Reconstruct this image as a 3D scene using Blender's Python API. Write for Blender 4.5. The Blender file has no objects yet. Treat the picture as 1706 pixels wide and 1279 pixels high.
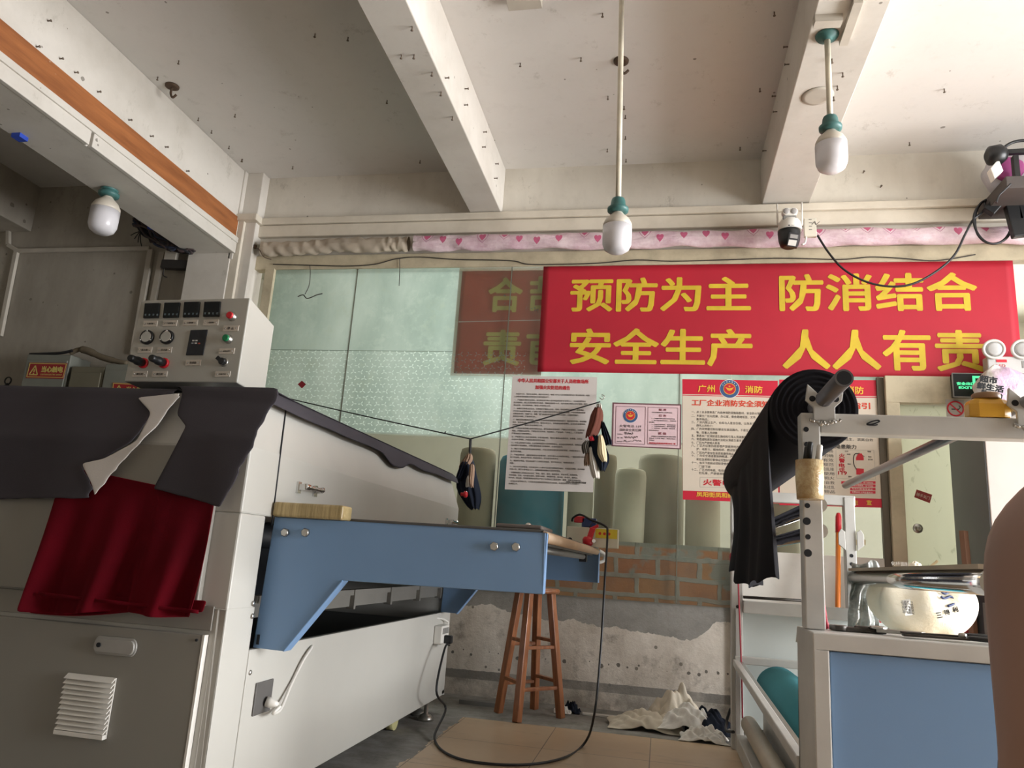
import bpy, bmesh, math, random
from mathutils import Vector, Matrix, noise
random.seed(7)
C = bpy.context.scene.collection
R = math.radians
# ------------------------------------------------------------------ camera
YAW, PIT, ROL, FPX = -0.206498349, 0.230322454, -0.0668482318, 1247.11
HC = 0.9
_f = Vector((math.sin(YAW)*math.cos(PIT), math.cos(YAW)*math.cos(PIT), math.sin(PIT)))
_r = Vector((math.cos(YAW), -math.sin(YAW), 0))
_d = _f.cross(_r)
_c, _s = math.cos(ROL), math.sin(ROL)
CR = _c*_r + _s*_d          # camera right
CD = -_s*_r + _c*_d         # camera down
CF = _f
cam = bpy.data.cameras.new('camera'); camo = bpy.data.objects.new('camera', cam); C.objects.link(camo)
cam.sensor_fit = 'HORIZONTAL'; cam.sensor_width = 36; cam.lens = FPX*36/1706
cam.clip_start = 0.02; cam.clip_end = 200
M = Matrix((( CR.x, -CD.x, -CF.x, 0), (CR.y, -CD.y, -CF.y, 0), (CR.z, -CD.z, -CF.z, HC), (0, 0, 0, 1)))
camo.matrix_world = M
bpy.context.scene.camera = camo

def ray(px, py):
    return CR*((px-853)/FPX) + CD*((py-639.5)/FPX) + CF
def at(px, py, X=None, Y=None, Z=None):
    """a point of the photograph on a known plane of the room"""
    d = ray(px, py)
    if X is not None: t = X/d.x
    elif Y is not None: t = Y/d.y
    else: t = (Z-HC)/d.z
    return Vector((0, 0, HC)) + d*t

# ------------------------------------------------------------------ materials
def lin(h):
    h = h.lstrip('#')
    o = []
    for i in (0, 2, 4):
        c = int(h[i:i+2], 16)/255
        o.append(c/12.92 if c <= .04045 else ((c+.055)/1.055)**2.4)
    return (*o, 1)
class NT:
    def __init__(s, name):
        s.m = bpy.data.materials.new(name); s.m.use_nodes = True
        s.t = s.m.node_tree; s.t.nodes.clear()
        s.out = s.t.nodes.new('ShaderNodeOutputMaterial')
    def node(s, typ, **k):
        n = s.t.nodes.new(typ)
        for a, b in k.items(): setattr(n, a, b)
        return n
    def put(s, sock, v):
        if isinstance(v, bpy.types.NodeSocket): s.t.links.new(v, sock)
        elif v is not None:
            if isinstance(v, str): v = lin(v)
            sock.default_value = v
    def math(s, op, a, b=None, c=None, clamp=False):
        n = s.node('ShaderNodeMath', operation=op, use_clamp=clamp)
        s.put(n.inputs[0], a); s.put(n.inputs[1], b)
        if c is not None: s.put(n.inputs[2], c)
        return n.outputs[0]
    def pos(s):
        if not hasattr(s, '_p'): s._p = s.node('ShaderNodeTexCoord').outputs['Object']
        return s._p
    def xyz(s):
        if not hasattr(s, '_x'):
            n = s.node('ShaderNodeSeparateXYZ'); s.put(n.inputs[0], s.pos()); s._x = n.outputs
        return s._x
    def vec(s, x, y, z):
        n = s.node('ShaderNodeCombineXYZ'); s.put(n.inputs[0], x); s.put(n.inputs[1], y); s.put(n.inputs[2], z)
        return n.outputs[0]
    def scale(s, v):
        n = s.node('ShaderNodeVectorMath', operation='MULTIPLY'); s.put(n.inputs[0], s.pos()); n.inputs[1].default_value = v
        return n.outputs[0]
    def noise(s, sc, det=3, rough=.55, v=None, col=False):
        n = s.node('ShaderNodeTexNoise'); s.put(n.inputs['Vector'], v or s.pos())
        n.inputs['Scale'].default_value = sc; n.inputs['Detail'].default_value = det; n.inputs['Roughness'].default_value = rough
        return n.outputs['Color' if col else 'Fac']
    def voro(s, sc, v=None, out='Distance', feature='F1'):
        n = s.node('ShaderNodeTexVoronoi', feature=feature); s.put(n.inputs['Vector'], v or s.pos()); n.inputs['Scale'].default_value = sc
        return n.outputs[out]
    def ramp(s, f, a, b, lo=0., hi=1.):
        n = s.node('ShaderNodeMapRange'); s.put(n.inputs[0], f)
        for i, v in enumerate((a, b, lo, hi)): n.inputs[i+1].default_value = v
        return n.outputs[0]
    def mix(s, f, a, b, mode='MIX'):
        n = s.node('ShaderNodeMix', data_type='RGBA', blend_type=mode)
        s.put(n.inputs[0], f); s.put(n.inputs[6], a); s.put(n.inputs[7], b)
        return n.outputs[2]
    def bump(s, h, st=.2, dist=.01):
        n = s.node('ShaderNodeBump'); s.put(n.inputs['Height'], h)
        n.inputs['Strength'].default_value = st; n.inputs['Distance'].default_value = dist
        return n.outputs[0]
    def bsdf(s, col, rough=.6, metal=0., nrm=None, **k):
        n = s.node('ShaderNodeBsdfPrincipled')
        s.put(n.inputs['Base Color'], col); s.put(n.inputs['Roughness'], rough); s.put(n.inputs['Metallic'], metal)
        if nrm is not None: s.put(n.inputs['Normal'], nrm)
        for a, b in k.items(): s.put(n.inputs[a.replace('_', ' ')], b)
        return n.outputs[0]
    def done(s, sh):
        s.t.links.new(sh, s.out.inputs['Surface']); return s.m
MATS = {}
def mat(name, h, rough=.6, metal=0., mott=.08, msc=4., bump=.0, bsc=60., **k):
    """plain coloured surface with a little mottling and grain"""
    if name in MATS: return MATS[name]
    n = NT(name)
    c = lin(h)
    d = tuple(x*(1-2*mott) for x in c[:3])+(1,)
    e = tuple(min(1, x*(1+mott)) for x in c[:3])+(1,)
    col = n.mix(n.ramp(n.noise(msc, 4), .3, .7), d, e) if mott else c
    nr = n.bump(n.noise(bsc, 3), bump, .004) if bump else None
    MATS[name] = n.done(n.bsdf(col, rough, metal, nr, **k))
    return MATS[name]
def emis(name, h, st):
    n = NT(name); e = n.node('ShaderNodeEmission'); n.put(e.inputs[0], h); e.inputs[1].default_value = st
    return n.done(e.outputs[0])

# ------------------------------------------------------------------ geometry
def link(name, verts, faces, m, parent=None, smooth=False):
    me = bpy.data.meshes.new(name); me.from_pydata([tuple(v) for v in verts], [], faces); me.update()
    o = bpy.data.objects.new(name, me); C.objects.link(o)
    if m: me.materials.append(m)
    if smooth:
        for p in me.polygons: p.use_smooth = True
    if parent: o.parent = parent; o.matrix_parent_inverse = parent.matrix_basis.inverted()
    return o
class G:
    """collects shapes for one mesh"""
    def __init__(s): s.v = []; s.f = []; s.sm = []
    def add(s, v, f, smooth=False):
        b = len(s.v); s.v += [Vector(x) for x in v]
        s.f += [tuple(b+i for i in q) for q in f]; s.sm += [smooth]*len(f); return s
    def box(s, lo, hi, m=None):
        x0, y0, z0 = lo; x1, y1, z1 = hi
        v = [Vector(p) for p in ((x0,y0,z0),(x1,y0,z0),(x1,y1,z0),(x0,y1,z0),(x0,y0,z1),(x1,y0,z1),(x1,y1,z1),(x0,y1,z1))]
        if m is not None: v = [m @ p for p in v]
        return s.add(v, [(0,3,2,1),(4,5,6,7),(0,1,5,4),(1,2,6,5),(2,3,7,6),(3,0,4,7)])
    def obox(s, c, size, m=None):
        a = Vector(size)/2; c = Vector(c)
        return s.box(c-a, c+a, m)
    def bar(s, a, b, w, h, up=(0,0,1)):
        a, b = Vector(a), Vector(b); d = (b-a).normalized()
        u = Vector(up); sd = d.cross(u)
        if sd.length < 1e-4: sd = d.cross(Vector((1,0,0)))
        sd.normalize(); u = sd.cross(d).normalized()
        v = []
        for p in (a, b):
            for i, j in ((-1,-1),(1,-1),(1,1),(-1,1)): v.append(p+sd*(i*w/2)+u*(j*h/2))
        return s.add(v, [(0,1,2,3),(7,6,5,4),(0,4,5,1),(1,5,6,2),(2,6,7,3),(3,7,4,0)])
    def cyl(s, a, b, r, r2=None, n=20, caps=True):
        r2 = r if r2 is None else r2
        a, b = Vector(a), Vector(b); d = (b-a).normalized()
        u = d.orthogonal().normalized(); w = d.cross(u)
        v = []
        for p, q in ((a, r), (b, r2)):
            for i in range(n):
                t = 2*math.pi*i/n; v.append(p+(u*math.cos(t)+w*math.sin(t))*q)
        s.add(v, [(i, (i+1) % n, n+(i+1) % n, n+i) for i in range(n)], True)
        if caps: s.add(v, [tuple(range(n-1, -1, -1)), tuple(range(n, 2*n))])
        return s
    def lathe(s, c, prof, axis=(0,0,1), n=28):
        """prof: list of (radius, distance along axis)"""
        c = Vector(c); d = Vector(axis).normalized(); u = d.orthogonal().normalized(); w = d.cross(u)
        v = []; k = len(prof)
        for r, h in prof:
            for i in range(n):
                t = 2*math.pi*i/n; v.append(c+d*h+(u*math.cos(t)+w*math.sin(t))*max(r, 1e-4))
        f = [(j*n+i, j*n+(i+1) % n, (j+1)*n+(i+1) % n, (j+1)*n+i) for j in range(k-1) for i in range(n)]
        s.add(v, f, True)
        s.add([v[i] for i in range(n)], [tuple(range(n-1,-1,-1))]); s.add(v[-n:], [tuple(range(n))])
        return s
    def tube(s, pts, r, n=8, smooth=True, res=6):
        p = [Vector(x) for x in pts]
        if smooth and len(p) > 2:
            q = []
            for i in range(len(p)-1):
                p0 = p[max(i-1,0)]; p1 = p[i]; p2 = p[i+1]; p3 = p[min(i+2,len(p)-1)]
                for k in range(res):
                    t = k/res
                    q.append(.5*((2*p1)+(p2-p0)*t+(2*p0-5*p1+4*p2-p3)*t*t+(3*p1-p0-3*p2+p3)*t**3))
            q.append(p[-1]); p = q
        v = []; u = None
        for i, c in enumerate(p):
            d = (p[min(i+1,len(p)-1)]-p[max(i-1,0)]).normalized()
            if u is None: u = d.orthogonal().normalized()
            else:
                u = u-d*u.dot(d)
                u = u.normalized() if u.length > 1e-6 else d.orthogonal().normalized()
            w = d.cross(u)
            rr = r[i*(len(r)-1)//max(1,len(p)-1)] if isinstance(r, (list, tuple)) else r
            for k in range(n):
                t = 2*math.pi*k/n; v.append(c+(u*math.cos(t)+w*math.sin(t))*rr)
        m = len(p)
        s.add(v, [(j*n+i, j*n+(i+1)%n, (j+1)*n+(i+1)%n, (j+1)*n+i) for j in range(m-1) for i in range(n)], True)
        s.add(v, [tuple(range(n-1,-1,-1)), tuple(range((m-1)*n, m*n))])
        return s
    def prism(s, poly, d):
        """poly: 3D outline, pushed along d"""
        p = [Vector(x) for x in poly]; n = len(p); d = Vector(d)
        return s.add(p+[x+d for x in p], [tuple(range(n-1,-1,-1)), tuple(range(n,2*n))]+[(i,(i+1)%n,n+(i+1)%n,n+i) for i in range(n)])
    def sheet(s, rows, smooth=True):
        n = len(rows[0]); v = [Vector(p) for r in rows for p in r]
        return s.add(v, [(j*n+i, j*n+i+1, (j+1)*n+i+1, (j+1)*n+i) for j in range(len(rows)-1) for i in range(n-1)], smooth)
    def build(s, name, m, parent=None, bevel=0, seg=2, solid=0, sub=0, fix=True):
        o = link(name, s.v, s.f, m, parent)
        for p, b in zip(o.data.polygons, s.sm): p.use_smooth = b
        if fix:
            bm = bmesh.new(); bm.from_mesh(o.data)
            bmesh.ops.remove_doubles(bm, verts=bm.verts, dist=1e-6)
            bmesh.ops.recalc_face_normals(bm, faces=bm.faces); bm.to_mesh(o.data); bm.free()
        if solid:
            d = o.modifiers.new('thickness', 'SOLIDIFY'); d.thickness = solid; d.offset = 0
        if sub:
            d = o.modifiers.new('smooth', 'SUBSURF'); d.levels = d.render_levels = sub
        if bevel:
            d = o.modifiers.new('bevel', 'BEVEL'); d.width = bevel; d.segments = seg; d.limit_method = 'ANGLE'; d.angle_limit = R(40)
        return o
def bx(name, lo, hi, m, parent=None, bevel=0.002):
    lo2 = [min(a, b) for a, b in zip(lo, hi)]; hi2 = [max(a, b) for a, b in zip(lo, hi)]
    return G().box(lo2, hi2).build(name, m, parent, bevel=bevel)
def tag(o, label=None, cat=None, group=None, kind=None):
    if label: o['label'] = label
    if cat: o['category'] = cat
    if group: o['group'] = group
    if kind: o['kind'] = kind
    return o
def thing(name, label, cat, loc=(0,0,0), group=None):
    o = bpy.data.objects.new(name, None); C.objects.link(o); o.location = loc; o.empty_display_size = .05
    return tag(o, label, cat, group)
def struct(o):
    o['kind'] = 'structure'; return o
def copy_tree(o, off, parent=None):
    c = o.copy(); C.objects.link(c)
    if parent: c.parent = parent
    else: c.location = Vector(o.location)+Vector(off)
    for ch in o.children: copy_tree(ch, off, c)
    return c
def text(name, s, c, size, m, parent=None, w=None, h=None, roll=0, bold=0, align='CENTER', ls=1.0, ext=.0004, flip=False, rot=None):
    """lettering standing in a plane that faces the room (towards -Y) unless rot is given"""
    cu = bpy.data.curves.new(name, 'FONT'); cu.body = s; cu.size = size; cu.align_x = align
    cu.align_y = 'CENTER'; cu.extrude = ext; cu.space_line = ls
    cu.resolution_u = 2
    cu.materials.append(m)
    tmp = bpy.data.objects.new('tmp', cu); C.objects.link(tmp)
    me = bpy.data.meshes.new_from_object(tmp.evaluated_get(bpy.context.evaluated_depsgraph_get()))
    bpy.data.objects.remove(tmp); bpy.data.curves.remove(cu)
    me.name = name
    if bold:            # heavier strokes: the same outline laid over itself a little to every side
        bm = bmesh.new(); bm.from_mesh(me); src = list(bm.verts)+list(bm.edges)+list(bm.faces)
        for k in range(6):
            dv = Vector((math.cos(k*math.pi/3)*bold, math.sin(k*math.pi/3)*bold, (k+1)*.00012))
            d_ = bmesh.ops.duplicate(bm, geom=src)['geom']
            bmesh.ops.translate(bm, vec=dv, verts=[q for q in d_ if isinstance(q, bmesh.types.BMVert)])
        bm.to_mesh(me); bm.free()
    xs_ = [v.co.x for v in me.vertices]; ys_ = [v.co.y for v in me.vertices]
    dx, dy = max(xs_)-min(xs_), max(ys_)-min(ys_)
    sx = w/dx if w else (h/dy if h else 1); sy = h/dy if h else (w/dx if w else 1)
    ox = (max(xs_)+min(xs_))/2 if align == 'CENTER' else 0; oy = (max(ys_)+min(ys_))/2
    if flip: sx *= -1
    m3 = Matrix.LocRotScale(Vector(c), __import__('mathutils').Euler(rot if rot else (R(90), R(roll), 0)), None)
    for v in me.vertices: v.co = m3 @ Vector(((v.co.x-ox)*sx, (v.co.y-oy)*sy, v.co.z))
    if not me.materials: me.materials.append(m)
    o = bpy.data.objects.new(name, me); C.objects.link(o)
    if parent:
        o.parent = parent; o.matrix_parent_inverse = parent.matrix_basis.inverted()
    return o
def lerp(a, b, t): return a+(b-a)*t
# ================================================================== ROOM
YW = 5.2; ZC = 3.88
def plaster(name, h, dirt='8f867a', amt=.45, sc=1.2, speck=.0, streak=False):
    n = NT(name)
    v = n.scale((1, 1, .35)) if streak else n.pos()
    big = n.ramp(n.noise(sc, 6, .62, v), .42, .78)
    fine = n.ramp(n.noise(9, 4, .7), .55, .8)
    col = n.mix(n.math('MULTIPLY', big, amt), h, dirt)
    col = n.mix(n.math('MULTIPLY', fine, .25*amt), col, '6b6358')
    if speck:
        for sc_, kk in ((3.1, 1.), (7.3, 1.2)):
            d = n.math('ADD', n.voro(sc_), n.math('MULTIPLY', n.math('SUBTRACT', n.noise(40, 2), .5), .06))
            msk = n.math('LESS_THAN', d, n.math('MULTIPLY', n.ramp(n.noise(1.7*kk, 3), .42, .75), speck*1.9))
            col = n.mix(n.math('MULTIPLY', msk, .75), col, '6b6459')
        sm = n.ramp(n.noise(5.5, 6, .8, n.scale((1, 1, .6))), .60, .70)
        col = n.mix(n.math('MULTIPLY', sm, .9*amt), col, '8f8779')
    nr = n.bump(n.noise(14, 5), .12, .01)
    return n.done(n.bsdf(col, .75, 0, nr))
m_ceil = plaster('ceiling plaster', 'd9d5d0', 'b9b4ab', .35, .7, .045)
m_beam = plaster('beam plaster', 'cfc9c0', 'a39a8c', .4, 2.2, .06)
m_wall = plaster('wall plaster', 'd6d0c4', '94897a', .55, 1.4, .05, True)
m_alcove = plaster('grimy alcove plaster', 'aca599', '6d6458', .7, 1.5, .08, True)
m_trim = plaster('trim paint', 'd4cbbb', '9c907d', .4, 3, .0)
m_conc = plaster('floor screed', '8f8c86', '6b6862', .6, 3, .04)

# ---- floor: glossy beige tiles, bare screed strip along the glass wall
n = NT('floor tiles and screed')
x, y, z = n.xyz()
T = .527
fx = n.math('FRACT', n.math('DIVIDE', n.math('ADD', x, .037+20*T), T))
fy = n.math('FRACT', n.math('DIVIDE', n.math('ADD', n.math('MULTIPLY', y, -1), 4.53+20*T), T))
def edge(f): return n.math('LESS_THAN', n.math('MINIMUM', f, n.math('SUBTRACT', 1, f)), .004)
grout = n.math('MAXIMUM', edge(fx), edge(fy))
cellv = n.vec(n.math('FLOOR', n.math('DIVIDE', n.math('ADD', x, .037+20*T), T)), n.math('FLOOR', n.math('DIVIDE', n.math('SUBTRACT', y, 4.53), T)), 0)
wn = n.node('ShaderNodeTexWhiteNoise'); n.put(wn.inputs[0], cellv)
tc = n.mix(n.math('MULTIPLY', n.noise(2.2, 6, .65), 1.), 'cbaf8e', 'ab9073')
tc = n.mix(n.math('MULTIPLY', wn.outputs[0], .25), tc, 'cbb99f')
tc = n.mix(n.math('MULTIPLY', n.ramp(n.noise(6, 5, .7, n.scale((.3, 1, 1))), .58, .75), .55), tc, '685a4b')
tc = n.mix(grout, tc, '5a4a3b')
sc_ = n.mix(n.ramp(n.noise(7, 6, .7), .3, .75), '9a9792', '65615a')
isc = n.math('MAXIMUM', n.math('GREATER_THAN', n.math('ADD', y, n.math('MULTIPLY', n.noise(6, 3), .02)), 4.54), n.math('LESS_THAN', n.math('ADD', x, n.math('MULTIPLY', n.noise(5, 4, .7), .10)), -1.05))
col = n.mix(isc, tc, sc_)
rg = n.mix(isc, (.25, .25, .25, 1), (.85, .85, .85, 1))
rs = n.node('ShaderNodeSeparateColor'); n.put(rs.inputs[0], rg)
m_floor = n.done(n.bsdf(col, n.math('ADD', rs.outputs[0], n.math('MULTIPLY', n.noise(5, 4), .15)), 0, n.bump(n.noise(20, 4), .08, .006)))
struct(G().box((-6.6, -2.6, -.1), (3.9, 5.3, 0)).build('floor', m_floor))
struct(G().box((-6.7, -2.7, ZC), (4.0, 5.5, ZC+.15)).build('ceiling', m_ceil))

# ---- back wall: low masonry wall under the glass
n = NT('patched masonry')
x, y, z = n.xyz()
jag = n.math('ADD', n.math('MULTIPLY', n.math('SUBTRACT', n.noise(2.1, 6, .62, n.vec(x, 0, 0)), .5), .42), n.math('MULTIPLY', n.math('SUBTRACT', n.noise(16, 4, .6), .5), .05))
plas = n.mix(n.ramp(n.noise(2.4, 6, .65, n.scale((1, 1, .5))), .35, .75), 'e3dbd0', 'a29687')
plas = n.mix(n.math('MULTIPLY', n.ramp(n.noise(7, 6, .7), .54, .7), .8), plas, '887f74')
hol = n.math('LESS_THAN', n.voro(9, n.vec(x, 0, n.math('MULTIPLY', z, 1.2))), n.math('MULTIPLY', n.ramp(n.noise(3.3, 2), .45, .75), .22))
hc = .062
hu = n.math('DIVIDE', n.math('ADD', x, 20), hc)
hr = n.node('ShaderNodeTexWhiteNoise', noise_dimensions='1D'); n.put(hr.inputs['W'], n.math('FLOOR', hu))
hsep = n.node('ShaderNodeSeparateColor'); n.put(hsep.inputs[0], hr.outputs['Color'])
hx = n.math('MULTIPLY', n.math('SUBTRACT', n.math('FRACT', hu), n.math('ADD', .3, n.math('MULTIPLY', hsep.outputs[0], .4))), hc)
hz = n.math('SUBTRACT', z, n.math('ADD', .275, n.math('MULTIPLY', n.math('SUBTRACT', hsep.outputs[1], .5), .035)))
hd = n.math('ADD', n.math('SQRT', n.math('ADD', n.math('MULTIPLY', hx, hx), n.math('MULTIPLY', hz, hz))), n.math('MULTIPLY', n.math('SUBTRACT', n.noise(60, 3), .5), .012))
row = n.math('LESS_THAN', hd, n.math('MULTIPLY', hsep.outputs[2], .0135))
plas = n.mix(n.math('MULTIPLY', row, .85), plas, '4f4a43')
hol2 = n.math('LESS_THAN', n.voro(6.5, n.vec(x, 7, z)), n.math('MULTIPLY', n.noise(2, 3), .15))
plas = n.mix(n.math('MULTIPLY', hol2, .85), plas, '6a645b')
conc = n.mix(n.noise(8, 6, .7), 'a09c95', '6d6a65')
br = n.node('ShaderNodeTexBrick'); n.put(br.inputs['Vector'], n.vec(n.math('ADD', x, n.math('MULTIPLY', n.noise(5, 3), .05)), n.math('ADD', z, n.math('MULTIPLY', n.noise(4, 3), .05)), 0))
n.put(br.inputs['Color1'], 'bd744c'); n.put(br.inputs['Color2'], 'cb9160'); n.put(br.inputs['Mortar'], 'b2aaa2')
br.inputs['Scale'].default_value = 1; br.inputs['Brick Width'].default_value = .27; br.inputs['Row Height'].default_value = .125
br.inputs['Mortar Size'].default_value = .017; br.inputs['Mortar Smooth'].default_value = .3
bcol = n.mix(n.math('MULTIPLY', n.ramp(n.noise(9, 5, .7), .45, .7), .5), br.outputs[0], '8a6450')
smear = n.ramp(n.noise(3.4, 4, .5, n.vec(x, 3, z)), .53, .57)
bcol = n.mix(n.math('MULTIPLY', smear, .9), bcol, n.mix(n.noise(9, 4), 'aaaba6', '83857f'))
bcol = n.mix(n.ramp(z, 1.035, 1.05), bcol, n.mix(n.noise(9, 5, .7), 'a9a79b', '77766e'))
up = n.math('GREATER_THAN', z, n.math('ADD', n.math('ADD', n.ramp(x, -1.3, .22, .575, .475), n.ramp(x, .2, .36, 0, .12)), n.math('MULTIPLY', jag, .55)))
col = n.mix(up, plas, conc)
col = n.mix(n.math('GREATER_THAN', z, .69), col, bcol)
band = n.math('MULTIPLY', n.math('GREATER_THAN', z, .105), n.math('LESS_THAN', z, n.math('ADD', .155, n.math('MULTIPLY', n.noise(30, 2), .01))))
col = n.mix(n.math('MULTIPLY', band, n.ramp(n.noise(6, 4), .25, .5, .4, .9)), col, '77746e')
lowd = n.math('MULTIPLY', n.math('LESS_THAN', z, .105), n.ramp(n.noise(6, 5, .75), .35, .65))
col = n.mix(n.math('MULTIPLY', lowd, .8), col, '7c766d')
hgt = n.math('ADD', n.noise(16, 6, .7), n.math('MULTIPLY', br.outputs[1], n.math('GREATER_THAN', z, .69)))
m_mas = n.done(n.bsdf(col, .85, 0, n.bump(hgt, .5, .012)))
g = G()
g.box((-3.2, YW+.02, 0), (.47, YW+.24, .69))
g.box((-3.2, YW+.035, .69), (.47, YW+.24, 1.07))
struct(g.build('wall_low_masonry', m_mas))
m_board = plaster('white board', 'dcd8d0', 'b3ada3', .4, 2, .0)
struct(bx('wall_low_white', (.45, YW-.01, 0), (1.415, YW+.2, 1.06), m_board))
# header over the glass and ledges
struct(bx('wall_back_header', (-3.42, YW, 3.17), (4.0, YW+.24, ZC), m_wall, bevel=0))
g = G(); g.box((-3.3, YW-.07, 3.43), (3.9, YW-.001, 3.485)); g.box((-3.3, YW-.045, 3.33), (3.9, YW-.001, 3.43))
struct(g.build('trim_1', m_trim, bevel=.006))
n = NT('old cream frame paint')
m_oldframe = plaster('old cream frame', 'c3b79c', '7c715d', .6, 5, .0)
struct(bx('trim_2', (-3.28, YW-.02, 3.055), (3.9, YW+.06, 3.172), m_oldframe))
struct(bx('trim_3', (-3.18, YW-.03, .69), (-3.1, YW+.05, 3.06), m_oldframe))
# right of the door
m_pink = plaster('pale pink wall', 'cfc2ba', 'bfb0a5', .25, 1.5)
struct(bx('wall_back_right', (2.42, YW, 0), (4.0, YW+.2, 3.17), m_pink, bevel=0))

# ---- beams and pilaster
struct(bx('beam_middle', (-1.5, -2.6, 3.49), (-1.255, YW, ZC), m_beam, bevel=.006))
struct(bx('beam_right', (.66, -2.6, 3.50), (.985, YW, ZC), m_beam, bevel=.006))
struct(bx('beam_left', (-3.82, -2.6, 3.15), (-3.43, 5.06, ZC), m_beam, bevel=.006))
m_strip = NT('varnished plywood'); n = m_strip
wv = n.noise(3.5, 6, .6, n.scale((6, .6, 6)))
c_ = n.mix(n.ramp(wv, .3, .7), 'a8693c', '7f4b29')
c_ = n.mix(n.ramp(n.noise(5, 5, .75, n.scale((2, 1, 3))), .66, .72), c_, 'cdbfae')
m_strip = n.done(n.bsdf(c_, .45))
struct(bx('trim_4', (-3.43, -2.6, 3.285), (-3.416, 5.06, 3.46), m_strip))
g = G(); g.box((-3.43, -2.6, 3.148), (-3.40, 3.45, 3.24)); g.box((-3.43, -2.6, 3.236), (-3.388, 5.06, 3.28)); g.box((-3.43, 3.47, 3.148), (-3.398, 5.06, 3.24))
struct(g.build('trim_5', m_beam, bevel=.003))
g = G(); g.box((-3.82, 5.06, 0), (-3.44, 5.3, 3.16)); g.box((-3.44, 5.1, 0), (-3.28, 5.3, ZC)); g.box((-3.46, 5.06, 3.1), (-3.42, 5.3, ZC))
struct(g.build('column_left', m_beam, bevel=.005))
g = G(); g.box((-3.44, 5.07, 2.2), (-3.37, 5.1, 3.46)); g.box((-3.44, 5.04, 3.43), (-3.27, 5.1, 3.485)); g.box((-3.28, 5.04, 3.43), (-3.25, YW, 3.485))
struct(g.build('trim_6', m_trim, bevel=.004))
# ---- alcove on the left
struct(bx('wall_back_left', (-6.6, YW, 0), (-3.6, YW+.2, ZC), m_alcove, bevel=0))
struct(bx('beam_alcove', (-6.1, -2.6, 3.45), (-5.53, YW, ZC), m_alcove, bevel=.006))
struct(bx('wall_left', (-6.8, -2.7, 0), (-6.6, 5.4, ZC), m_alcove, bevel=0))
struct(bx('wall_front', (-6.7, -2.8, 0), (4.0, -2.6, ZC), m_wall, bevel=0))
# right side stands open to the street: a short return wall and a lintel over the wide opening
g = G(); g.box((3.8, 4.4, 0), (4.0, 5.4, ZC)); g.box((3.8, -2.7, 3.35), (4.0, 4.4, ZC)); g.box((3.8, -2.7, 0), (4.0, .9, 3.35))  # unseen near stretch closed in to keep daylight off the camera-facing sides
struct(g.build('wall_right', m_wall))
m_conduit = mat('dirty white conduit', 'bdb5a8', .6)
def conduit(name, pts, w=.035, label=''):
    g = G()
    for a, b in zip(pts, pts[1:]): g.bar(a, b, w, .03, up=(0, 1, 0))
    return g.build(name, m_conduit, bevel=.003)
W = lambda px, py, dy=0.: at(px, py, Y=YW-dy)
struct(conduit('trim_7', [W(0, 372, .02), W(14, 380, .02), W(14, 408, .02), W(30, 418, .02), W(250, 414, .02)]))
struct(conduit('trim_8', [W(28, 418, .02), W(0, 560, .02)], .04))
for i, (a, b) in enumerate((((252, 416), (222, 590)), ((271, 420), (244, 560)))):
    struct(conduit('trim_%d' % (9+i), [W(*a, .02), W(*b, .02)], .05))
# ---- street ground outside the opening
struct(G().box((4.0, -9, -.2), (16, 9, -.05)).build('ground_street', mat('street concrete', 'a5a29c', .9, mott=.15)))

# ---- glass wall ------------------------------------------------------------
n = NT('frosted figured glass')
x, y, z = n.xyz()
inpat = n.math('MULTIPLY', n.math('GREATER_THAN', z, 1.755), n.math('MULTIPLY', n.math('LESS_THAN', z, 2.385), n.math('LESS_THAN', x, -1.0)))
cs = .062
v_ = n.math('DIVIDE', n.math('ADD', z, 5), cs*.8)
rowi = n.math('FLOOR', v_)
u_ = n.math('ADD', n.math('DIVIDE', n.math('ADD', x, 20), cs), n.math('MULTIPLY', n.math('MODULO', rowi, 2), .5))
fu = n.math('SUBTRACT', n.math('FRACT', u_), .5); fv = n.math('SUBTRACT', n.math('FRACT', v_), .5)
cell = n.node('ShaderNodeTexWhiteNoise'); n.put(cell.inputs[0], n.vec(n.math('FLOOR', u_), rowi, 0))
ang = n.math('ADD', n.math('ARCTAN2', fv, fu), n.math('MULTIPLY', cell.outputs[0], 1.6))
rad = n.math('SQRT', n.math('ADD', n.math('MULTIPLY', fu, fu), n.math('MULTIPLY', fv, fv)))
star = n.math('MULTIPLY', n.math('GREATER_THAN', n.math('COSINE', n.math('MULTIPLY', ang, 3)), n.math('ADD', .25, n.math('MULTIPLY', rad, 1.7))), n.math('LESS_THAN', rad, .40))
pat = n.math('MULTIPLY', star, inpat)
film = n.mix(n.ramp(n.noise(1.6, 5, .6, n.scale((1.2, 1, .5))), .3, .7), 'b8c4bc', '8c9d94')
film = n.mix(n.math('MULTIPLY', n.ramp(n.noise(12, 4, .7), .5, .8), .35), film, 'ccd6cc')
film = n.mix(n.math('MULTIPLY', n.ramp(n.noise(3.0, 6, .75), .56, .72), .45), film, '8f9a86')
seam = n.math('LESS_THAN', n.math('ABSOLUTE', n.math('SUBTRACT', z, 2.385)), .003)
film = n.mix(n.math('MULTIPLY', seam, n.math('LESS_THAN', x, -.9)), film, '6f7d72')
film = n.mix(n.math('MULTIPLY', pat, n.ramp(n.noise(2.0, 3), .35, .6, .3, 1)), film, 'd2e0d8')
tr = n.node('ShaderNodeBsdfTranslucent'); n.put(tr.inputs[0], film)
df = n.node('ShaderNodeBsdfDiffuse'); n.put(df.inputs[0], film)
gl = n.node('ShaderNodeBsdfGlossy'); gl.inputs['Roughness'].default_value = .25
n.put(gl.inputs['Color'], 'd0dcd2')
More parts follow.
